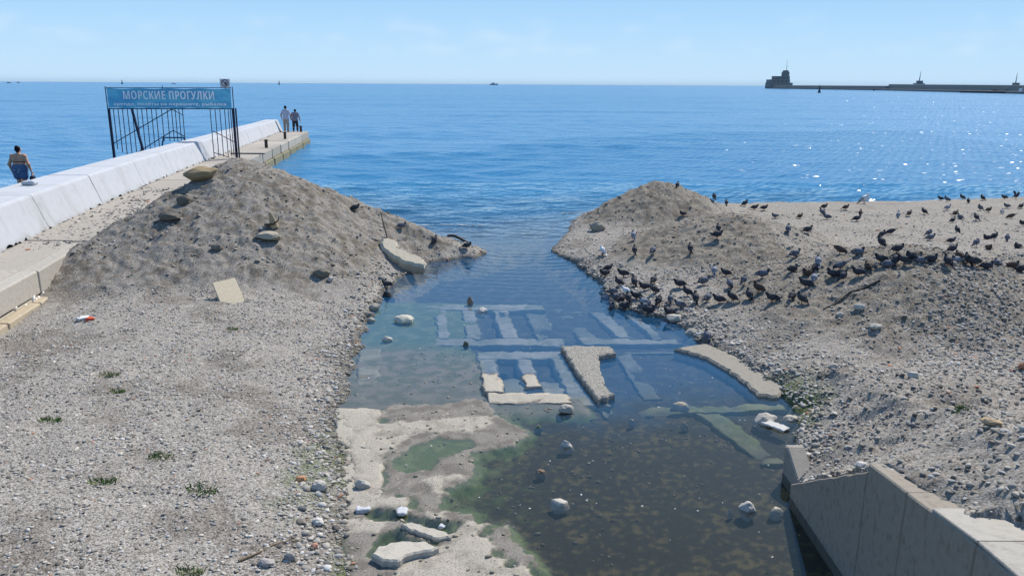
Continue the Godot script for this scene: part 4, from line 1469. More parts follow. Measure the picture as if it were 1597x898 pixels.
func hand(sh: Shape, wrist: Vector3, down: Vector3, across: Vector3, col: Color, s: float) -> void:
	# palm and five bent fingers; across points to the thumb's side
	var inward := down.cross(across).normalized()
	var bones := [[wrist, wrist + down * 0.05 * s, 0.021 * s, 0.024 * s, col]]
	var len := [0.065, 0.075, 0.07, 0.055]
	for k in 4:
		var r := wrist + (down * 0.085 + across * (0.028 - 0.019 * k)) * s
		var mid: Vector3 = r + (down * 0.9 + inward * 0.35).normalized() * len[k] * 0.5 * s
		var tip: Vector3 = mid + (down * 0.55 + inward * 0.8).normalized() * len[k] * 0.5 * s
		bones.append([wrist + (down * 0.03 + across * (0.015 - 0.01 * k)) * s, r, 0.013 * s, 0.0105 * s, col])
		bones.append([r, mid, 0.0095 * s, 0.0085 * s, col])
		bones.append([mid, tip, 0.0085 * s, 0.007 * s, col])
	var tb := wrist + (down * 0.035 + across * 0.025) * s
	var tm := tb + (down * 0.6 + across * 0.7).normalized() * 0.035 * s
	bones.append([tb, tm, 0.0125 * s, 0.0105 * s, col])
	bones.append([tm, tm + (down + across * 0.1 + inward * 0.2).normalized() * 0.03 * s, 0.0105 * s, 0.008 * s, col])
	blob(sh, bones, 0.0055, 0.007)

func head(sh: Shape, at: Vector3, fwd: Vector3, col: Color, s: float) -> void:
	# at: centre of the skull; fwd: where the face looks
	var up := (Vector3.UP - fwd * fwd.y).normalized()
	var side := fwd.cross(up)
	var dark := Color(0.03, 0.02, 0.02)
	var bones := [[at - fwd * 0.012 * s, at + fwd * 0.015 * s + up * 0.015 * s, 0.088 * s, 0.082 * s, col],
		[at + (fwd * 0.035 - up * 0.05) * s, at + (fwd * 0.055 - up * 0.085) * s, 0.05 * s, 0.036 * s, col],
		[at + (fwd * 0.085 + up * 0.005) * s, at + (fwd * 0.103 - up * 0.03) * s, 0.012 * s, 0.016 * s, col],
		[at + (fwd * 0.083 - up * 0.062 - side * 0.018) * s, at + (fwd * 0.083 - up * 0.062 + side * 0.018) * s, 0.010 * s, 0.010 * s, Color(0.3, 0.12, 0.1)]]
	for e in [-1.0, 1.0]:
		bones.append([at + (side * 0.084 * e + up * 0.015) * s, at + (side * 0.086 * e - up * 0.03) * s, 0.015 * s, 0.011 * s, col])
		bones.append([at + (fwd * 0.076 + side * 0.031 * e + up * 0.012) * s, at + (fwd * 0.078 + side * 0.033 * e + up * 0.012) * s, 0.011 * s, 0.011 * s, dark])
	blob(sh, bones, 0.009, 0.018)

# joints: everything faces -z; x to the person's right
func person(called: String, label: String, at: Vector3, turn: float, d: Dictionary) -> Node3D:
	var t := thing(called, label, "person", at, turn)
	var sk: Color = d.skin
	var s: float = d.size
	var w: float = d.get("wide", 1.0)
	var body := Shape.new()
	var bones := []
	var torso := []
	var leg := []
	var hip: Vector3 = Vector3(0, 0.92, 0) * s + d.get("hip", Vector3.ZERO)
	var chest: Vector3 = Vector3(0, 1.27, 0.0) * s + d.get("stoop", Vector3.ZERO) * 0.6
	var neck: Vector3 = Vector3(0, 1.46, 0.0) * s + d.get("stoop", Vector3.ZERO)
	var fwd: Vector3 = d.get("look", Vector3(0, -0.15, -1)).normalized()
	var skull: Vector3 = neck + Vector3(0, 0.15, 0) * s + Vector3(fwd.x, 0, fwd.z) * 0.035 * s
	for e in [-1.0, 1.0]:
		var h: Vector3 = hip + Vector3(0.09 * e * w, -0.03, 0) * s
		var foot: Vector3 = d.feet[0 if e < 0 else 1]
		var knee: Vector3 = (h + foot) * 0.5 + Vector3(0.01 * e, 0.02, -0.03) * s
		var ankle: Vector3 = foot + Vector3(0, 0.08, 0.02) * s
		leg.append_array([[h, knee, 0.092 * s * w, 0.058 * s * w, sk], [knee, knee.lerp(ankle, 0.35) + Vector3(0, 0, 0.012), 0.056 * s * w, 0.057 * s * w, sk], [knee.lerp(ankle, 0.35) + Vector3(0, 0, 0.012), ankle, 0.056 * s * w, 0.036 * s, sk]])
		bones.append([ankle, foot + Vector3(0.01 * e, 0.035, -0.13) * s, 0.038 * s, 0.03 * s, sk])
		bones.append([ankle, foot + Vector3(0, 0.035, 0.04) * s, 0.036 * s, 0.033 * s, sk])
		torso.append([hip + Vector3(0.075 * e * w, 0.0, 0.01) * s, chest + Vector3(0.07 * e * w, -0.13, 0) * s, 0.115 * s * w, 0.092 * s * w, sk])
		torso.append([chest + Vector3(0.07 * e * w, -0.13, 0) * s, chest + Vector3(0.085 * e * w, 0.05, 0.0) * s, 0.092 * s * w, 0.098 * s * w, sk])
		var sho: Vector3 = chest + Vector3(0.175 * e * w, 0.13, 0.0) * s
		torso.append([neck + Vector3(0.03 * e, -0.02, 0.01) * s, sho, 0.05 * s, 0.058 * s * w, sk])
		var el: Vector3 = d.elbows[0 if e < 0 else 1] * s + d.get("stoop", Vector3.ZERO) * 0.5
		var wr: Vector3 = d.wrists[0 if e < 0 else 1] * s + d.get("stoop", Vector3.ZERO) * 0.4
		bones.append([sho, el, 0.052 * s * w, 0.041 * s * w, sk])
		bones.append([el, wr, 0.042 * s * w, 0.027 * s, sk])
		var dn := (wr - el).normalized()
		hand(body, wr, dn, (Vector3(0, 0, -1) - dn * -dn.z).normalized(), sk, s)
		d["sho%d" % int(e)] = sho
		d["el%d" % int(e)] = el
		d["wr%d" % int(e)] = wr
	bones.append([neck - Vector3(0, 0.06, 0) * s, skull - Vector3(0, 0.05, 0) * s, 0.056 * s, 0.052 * s, sk])
	bones.append([skull, skull + Vector3(0, 0.01, 0), 0.075 * s, 0.075 * s, sk])
	blob(body, bones + torso + leg, 0.016, 0.05)
	head(body, skull, fwd, sk, s)
	obj("body", body.mesh(), M.skin, t)
	var hair := Shape.new()
	var up := Vector3.UP
	var hc: Color = d.hair
	var hb := [[skull - fwd * 0.02 * s + up * 0.02 * s, skull - fwd * 0.03 * s + up * 0.035 * s, 0.094 * s, 0.09 * s, hc], [skull - fwd * 0.045 * s, skull - fwd * 0.05 * s - up * 0.055 * s, 0.07 * s, 0.05 * s, hc]]
	if d.has("bun"):
		hb.append([skull - fwd * 0.08 * s + up * 0.09 * s, skull - fwd * 0.06 * s + up * 0.1 * s, 0.042 * s, 0.04 * s, hc])
	blob(hair, hb, 0.012, 0.03)
	obj("hair", hair.mesh(), M.cloth, t)
	d.torso = torso
	d.legs = leg
	d.hip_at = hip
	d.chest_at = chest
	return t

func garment(t: Node3D, called: String, bones: Array, grow: float, col: Color, cell := 0.018) -> void:
	var sh := Shape.new()
	var b2 := []
	for b in bones:
		b2.append([b[0], b[1], b[2] + grow, b[3] + grow, col])
	blob(sh, b2, cell, 0.05)
	obj(called, sh.mesh(), M.cloth, t)

func build_people() -> void:
	# the bather behind the wall
	var d := {"skin": Color(0.52, 0.28, 0.18), "hair": Color(0.012, 0.01, 0.01), "bun": true, "size": 1.0, "wide": 1.2, "look": Vector3(0.15, -0.2, -1),
		"feet": [Vector3(-0.12, 0, -0.12), Vector3(0.12, 0, 0.14)], "elbows": [Vector3(-0.33, 1.12, 0.03), Vector3(0.32, 1.12, 0.02)], "wrists": [Vector3(-0.31, 0.88, -0.04), Vector3(0.35, 0.87, -0.05)]}
	var t := person("person", "person in a brown bikini top and denim shorts walking beyond the sea wall", Vector3(-16.95, 0.42, -27.5), 0.0, d)
	var sh := Shape.new()
	var h: Vector3 = d.hip_at
	garment(t, "shorts", [[h + Vector3(-0.09, 0.07, 0.01), h + Vector3(0.09, 0.07, 0.01), 0.168, 0.168, sh], [h + Vector3(-0.11, -0.02, 0), h + Vector3(-0.125, -0.2, -0.03), 0.135, 0.125, sh], [h + Vector3(0.11, -0.02, 0), h + Vector3(0.125, -0.2, 0.02), 0.135, 0.125, sh]], 0.008, Color(0.09, 0.13, 0.22))
	sh = Shape.new()
	for q in [Vector3(-0.1, 0.02, 0.175), Vector3(0.07, 0.03, 0.18), Vector3(0.01, -0.05, 0.15), Vector3(0.15, -0.06, 0.13), Vector3(-0.15, -0.08, 0.12)]:
		sh.rbox(Transform3D(Basis(), h + q), Vector3(0.05, 0.03, 0.012), 0.004, Color(0.5, 0.5, 0.52))
	obj("pocket_trim", sh.mesh(), M.cloth, t)
	var c: Vector3 = d.chest_at
	garment(t, "bikini_top", [[c + Vector3(-0.115, -0.055, 0.0), c + Vector3(0.115, -0.055, 0.0), 0.123, 0.123, null]].map(func(b): return [b[0] + Vector3(0, 0, 0.0), b[1], 0.035, 0.035, null]), 0.0, Color(0.12, 0.05, 0.035), 0.012)
	sh = Shape.new()
	var band := PackedVector3Array()
	for k in 25:
		var a := TAU * k / 24
		band.append(c + Vector3(cos(a) * 0.232, -0.055, sin(a) * 0.125))
	sh.tube(band, PackedFloat32Array([0.016]), 6, Color(0.12, 0.05, 0.035))
	obj("strap", sh.mesh(), M.cloth, t)
	var bag := thing("dark_bag", "small dark bag held low in the bather's hand", "bag", Vector3(-16.95 + 0.36, 0.42 + 0.62, -27.56))
	sh = Shape.new()
	sh.rbox(Transform3D(Basis(), Vector3(0, 0, 0)), Vector3(0.14, 0.2, 0.2), 0.05, Color(0.03, 0.035, 0.05), noise(3, 0.3, 2), 0.012, 4)
	obj("pouch", sh.mesh(), M.cloth, bag)
	sh = Shape.new()
	sh.tube(PackedVector3Array([Vector3(0, 0.08, -0.07), Vector3(0, 0.19, -0.03), Vector3(0, 0.2, 0.03), Vector3(0, 0.08, 0.07)]), PackedFloat32Array([0.012]), 6, Color(0.03, 0.035, 0.05))
	obj("handle", sh.mesh(), M.cloth, bag)
	var towel := thing("white_towel", "crumpled white towel left on the wall top beside the bather", "towel", Vector3(-12.5, 1.69, -20.6))
	sh = Shape.new()
	sh.rbox(Transform3D(Basis(), Vector3(0, 0.06, 0)), Vector3(0.34, 0.1, 0.24), 0.045, Color(0.42, 0.44, 0.47), noise(4, 0.25, 3), 0.06, 6)
	obj("cloth", sh.mesh(), M.cloth, towel)

	# two walkers at the end of the mole
	d = {"skin": Color(0.33, 0.17, 0.10), "hair": Color(0.015, 0.012, 0.012), "size": 1.07, "look": Vector3(0.1, -0.2, -1),
		"feet": [Vector3(-0.12, 0, -0.08), Vector3(0.12, 0, 0.06)], "elbows": [Vector3(-0.30, 1.12, 0.03), Vector3(0.31, 1.12, 0.0)], "wrists": [Vector3(-0.28, 0.88, -0.06), Vector3(0.30, 0.9, -0.1)]}
	t = person("person", "taller person in a pale shirt and beige trousers at the mole's end", Vector3(-16.42, DECK, -58.7), 0.1, d)
	dress(t, d, Color(0.42, 0.42, 0.50), Color(0.36, 0.30, 0.24), 1.0)
	d = {"skin": Color(0.33, 0.17, 0.10), "hair": Color(0.012, 0.01, 0.01), "size": 0.96, "wide": 1.12, "stoop": Vector3(0.0, -0.06, -0.1), "look": Vector3(0.0, -0.35, -1),
		"feet": [Vector3(-0.14, 0, 0.0), Vector3(0.14, 0, -0.05)], "elbows": [Vector3(-0.33, 1.13, 0.03), Vector3(0.34, 1.12, 0.03)], "wrists": [Vector3(-0.30, 0.9, -0.1), Vector3(0.36, 0.84, -0.05)]}
	t = person("person", "shorter stooping person in a grey shirt and dark trousers at the mole's end", Vector3(-15.82, DECK, -58.9), -0.1, d)
	dress(t, d, Color(0.20, 0.19, 0.23), Color(0.035, 0.035, 0.045), 0.85)

func dress(t: Node3D, d: Dictionary, shirt: Color, trousers: Color, length: float) -> void:
	var tops: Array = d.torso.duplicate()
	for e in [-1, 1]:
		tops.append([d["sho%d" % e], d["sho%d" % e].lerp(d["el%d" % e], 0.75), 0.055, 0.052, null])
	garment(t, "shirt", tops, 0.016, shirt)
	var legs := []
	for k in [0, 3]:
		var h: Array = d.legs[k]
		legs.append([h[0] + Vector3(0, 0.03, 0), h[1], h[2] + 0.01, h[3] + 0.014, null])
		legs.append([h[1], h[1].lerp(d.legs[k + 2][1], length), h[3] + 0.014, 0.055, null])
	garment(t, "trousers", legs, 0.012, trousers)

# ---------------------------------------------------------------- birds

# pose: slope of the body, height of its middle, neck and head (ahead, up), wings
var poses := {
	"s": {"tilt": 0.5, "high": 0.125, "neck": Vector2(0.078, 0.2), "head": Vector2(0.092, 0.235)},
	"w": {"tilt": 0.22, "high": 0.112, "neck": Vector2(0.105, 0.165), "head": Vector2(0.128, 0.195)},
	"f": {"tilt": -0.28, "high": 0.115, "neck": Vector2(0.13, 0.07), "head": Vector2(0.145, 0.035)},
	"r": {"tilt": 0.12, "high": 0.07, "neck": Vector2(0.09, 0.125), "head": Vector2(0.105, 0.15)},
	"p": {"tilt": 0.4, "high": 0.145, "neck": Vector2(0.07, 0.215), "head": Vector2(0.035, 0.225)},
	"u": {"tilt": 0.35, "high": 0.15, "neck": Vector2(0.1, 0.21), "head": Vector2(0.125, 0.235)}}
# plumage: body, head and neck, wing, wing bar, tail
var plumage := {
	"d": [Color(0.046, 0.047, 0.054), Color(0.02, 0.024, 0.028), Color(0.062, 0.065, 0.076), Color(0.02, 0.02, 0.024), Color(0.025, 0.027, 0.032)],
	"g": [Color(0.11, 0.12, 0.145), Color(0.03, 0.036, 0.045), Color(0.17, 0.185, 0.22), Color(0.025, 0.025, 0.03), Color(0.06, 0.065, 0.08)],
	"b": [Color(0.075, 0.055, 0.045), Color(0.05, 0.035, 0.032), Color(0.10, 0.07, 0.055), Color(0.04, 0.03, 0.026), Color(0.06, 0.045, 0.04)],
	"m": [Color(0.22, 0.23, 0.26), Color(0.05, 0.055, 0.07), Color(0.42, 0.43, 0.46), Color(0.06, 0.06, 0.07), Color(0.2, 0.2, 0.22)],
	"q": [Color(0.6, 0.6, 0.6), Color(0.66, 0.66, 0.66), Color(0.23, 0.24, 0.26), Color(0.05, 0.05, 0.05), Color(0.06, 0.06, 0.06)],
	"w": [Color(0.62, 0.62, 0.62), Color(0.6, 0.6, 0.6), Color(0.66, 0.66, 0.66), Color(0.55, 0.55, 0.56), Color(0.6, 0.6, 0.6)]}
var bird_models := {}

func bird_model(pose: String, feathers: String, big := 1.0) -> Node3D:
	var p: Dictionary = poses[pose]
	var c: Array = plumage[feathers]
	var t := Node3D.new()
	var ax := Vector3(cos(p.tilt), sin(p.tilt), 0)
	var mid := Vector3(0, p.high, 0)
	var neck := Vector3(p.neck.x, p.neck.y, 0)
	var skull := Vector3(p.head.x, p.head.y, 0)
	var front := mid + ax * 0.062
	var rump := mid - ax * 0.085
	var sh := Shape.new()
	blob(sh, [[rump, mid, 0.034, 0.066, c[0]], [mid, front, 0.068, 0.06, c[0]], [front, neck, 0.052, 0.029, c[1]], [neck, skull, 0.027, 0.025, c[1]], [rump, rump - ax * 0.03, 0.026, 0.018, c[0]]], 0.0115, 0.022)
	obj("body", sh.mesh(), M.feather, t)
	var up := Vector3(-ax.y, ax.x, 0)
	var tail := Shape.new()
	var t0 := rump - ax * 0.01 + up * 0.012
	var t1 := rump - ax * 0.135 - up * (0.01 if pose != "f" else -0.03)
	for q in [-1.0, 1.0]:
		tail.quad(t0 + Vector3(0, 0, 0.018), t1 + Vector3(0, 0, 0.03), t1 + Vector3(0, 0, -0.03), t0 + Vector3(0, 0, -0.018), c[4])
		t0 -= up * 0.012
		t1 -= up * 0.006
	obj("tail", tail.mesh(), M.feather, t)
	for e in [-1.0, 1.0]:
		var w := Shape.new()
		var side := Vector3(0, 0, e)
		if pose == "u":
			var s0 := front + up * 0.03 + side * 0.03
			var tip := s0 + Vector3(-0.08, 0.17, e * 0.11)
			var elbow := s0 + Vector3(0.03, 0.09, e * 0.08)
			var rear := mid + up * 0.03 - ax * 0.05 + side * 0.035
			w.tri(s0, elbow, rear, c[2])
			w.tri(elbow, tip, rear, c[2])
			w.tri(tip, tip + Vector3(-0.03, -0.05, -e * 0.01), rear, c[3])
		else:
			var pts := PackedVector3Array()
			var nor := PackedVector3Array()
			var cols := PackedColorArray()
			# a folded wing: a shallow shell from shoulder to wing tip
			var half := [0.025, 0.05, 0.054, 0.043, 0.026, 0.005]
			for k in 6:
				var f := k / 5.0
				var cen := front + up * 0.008 - ax * (f * 0.215 - 0.012) + side * lerpf(0.063, 0.018, f * f) + up * (0.012 * f)
				for j in 5:
					var g := (j - 2) * 0.5
					pts.append(cen + up * half[k] * g * 0.95 - side * absf(g) * 0.012)
					nor.append((side + up * g * 0.7).normalized())
					cols.append(c[3] if k == 3 or k == 5 else c[2])
			w.patch(pts, nor, cols, 5)
		obj("wing", w.mesh(), M.feather, t)
	var look := (skull - neck).normalized()
	var bd := Vector3(1, -0.25, 0).normalized() if pose != "f" else Vector3(0.5, -0.85, 0).normalized()
	if pose == "p":
		bd = Vector3(-0.9, -0.4, 0.2).normalized()
	var bk := Shape.new()
	bk.tube(PackedVector3Array([skull + bd * 0.014, skull + bd * 0.026, skull + bd * 0.042]), PackedFloat32Array([0.008, 0.006, 0.0015]), 6, Color(0.05, 0.045, 0.045) if big == 1.0 else Color(0.5, 0.3, 0.05))
	obj("beak", bk.mesh(), M.feather, t)
	for e in [-1.0, 1.0]:
		var l := Shape.new()
		var top := mid + Vector3(0, -0.03, 0.022 * e)
		l.tube(PackedVector3Array([top, Vector3(0.005, 0.035, 0.024 * e), Vector3(0.0, 0.004, 0.025 * e)]), PackedFloat32Array([0.012, 0.005, 0.004]), 6, Color(0.26, 0.07, 0.06))
		for a in [-0.5, 0.0, 0.5]:
			l.tube(PackedVector3Array([Vector3(0, 0.005, 0.025 * e), Vector3(cos(a) * 0.032, 0.003, 0.025 * e + sin(a) * 0.032)]), PackedFloat32Array([0.004, 0.002]), 5, Color(0.26, 0.07, 0.06))
		obj("leg", l.mesh(), M.feather, t)
	t.scale = Vector3.ONE * big
	return t

func surface_at(x: float, z: float) -> float:
	var h := ground(x, z)
	if x > -2.9 and x < 4.3 and z > -21.0 and z < -5.0:
		h = maxf(h, bed_and(x, z).x)
	return h

func bird(x: float, z: float, deg: float, pose: String, feathers: String, label: String, called := "pigeon", big := 1.0) -> void:
	var key := "%s %s %s" % [pose, feathers, called]
	if not bird_models.has(key):
		bird_models[key] = bird_model(pose, feathers, big)
	var o: Node3D = bird_models[key].duplicate()
	o.name = numbered(called)
	add_child(o, true)
	o.position = Vector3(x, maxf(surface_at(x, z), -0.045) - 0.004, z)
	o.rotation.y = deg_to_rad(deg)
	var rng := RandomNumberGenerator.new()
	rng.seed = hash(label)
	o.scale = Vector3.ONE * big * rng.randf_range(0.82, 0.96)
	tag(o, label, called, "pigeons on the gravel beach" if called == "pigeon" else "")

# ---------------------------------------------------------------- single stones, litter, plants

func stone(x: float, z: float, size: Vector3, turn: float, kind: int, col: Color, label: String, sink := 0.25, called := "stone") -> void:
	var o := obj(called, rocks[kind % rocks.size()], stone_material(col))
	var y := surface_at(x, z)
	if y < 0.0:
		size.y -= y * 0.6
		sink = 0.05 if size.y > 0.02 else 0.2
	o.position = Vector3(x, y + size.y * (1.0 - 2.0 * sink) * 0.5, z)
	o.rotation.y = turn
	o.scale = size * 0.58
	tag(o, label, "stone", "single stones" if called == "stone" else "")

var stone_colors := {}

func stone_material(col: Color) -> StandardMaterial3D:
	if not stone_colors.has(col):
		var m: StandardMaterial3D = M.stone.duplicate()
		m.albedo_color = col.linear_to_srgb()
		stone_colors[col] = m
	return stone_colors[col]

func tuft(x: float, z: float, size: float, seed_: int, label: String) -> void:
	size *= 0.72
	var rng := RandomNumberGenerator.new()
	rng.seed = seed_
	var sh := Shape.new()
	for k in 90:
		var a := rng.randf() * TAU
		var r := sqrt(rng.randf()) * 0.13 * size
		var b := Vector3(cos(a) * r * 1.5, 0, sin(a) * r)
		b.y = ground(x + b.x, z + b.z) - ground(x, z) - 0.005
		var tip := b + Vector3(rng.randfn() * 0.04, rng.randf_range(0.03, 0.10), rng.randfn() * 0.04) * size
		var g := rng.randf_range(0.7, 1.4)
		var col := Color(0.065 * g, 0.125 * g, 0.03 * g)
		if rng.randf() < 0.2:
			col = Color(0.24, 0.21, 0.11)
		var side := Vector3(-sin(a + 0.6), 0, cos(a + 0.6)) * 0.0055
		sh.tri(b - side, b + side, (b + tip) * 0.5 + Vector3(0, 0.01, 0) + side * 0.8, col)
		sh.tri(b - side, (b + tip) * 0.5 + Vector3(0, 0.01, 0) + side * 0.8, tip, col)
	var t := thing("grass_tuft", label, "grass tuft", Vector3(x, ground(x, z), z), 0.0, "grass tufts on the gravel")
	var m := obj("blades", sh.mesh(), M.leaf, t)
	m.set_meta("kind", "stuff")

func crumpled(called: String, label: String, category: String, x: float, y: float, z: float, size: Vector3, col: Color, seed_: int) -> Node3D:
	var t := thing(called, label, category, Vector3(x, y, z))
	var sh := Shape.new()
	sh.rbox(Transform3D(Basis(Vector3.UP, seed_ * 1.3), Vector3(0, size.y * 0.5, 0)), size, minf(size.y, size.z) * 0.4, col, noise(seed_, 0.9, 3), size.y * 0.7, 7)
	obj("sheet", sh.mesh(), M.cloth, t)
	return t

func stick(called: String, label: String, pts: Array, r0: float, r1: float, col: Color, lift := 0.01) -> void:
	var p3 := PackedVector3Array()
	for p in pts:
		p3.append(Vector3(p.x, surface_at(p.x, p.y) + lift, p.y) if p is Vector2 else p)
	var rr := PackedFloat32Array()
	for k in p3.size():
		rr.append(lerpf(r0, r1, float(k) / (p3.size() - 1)))
	var sh := Shape.new()
	sh.tube(p3, rr, 8, col)
	tag(obj(called, sh.mesh(), M.wood), label, "branch")

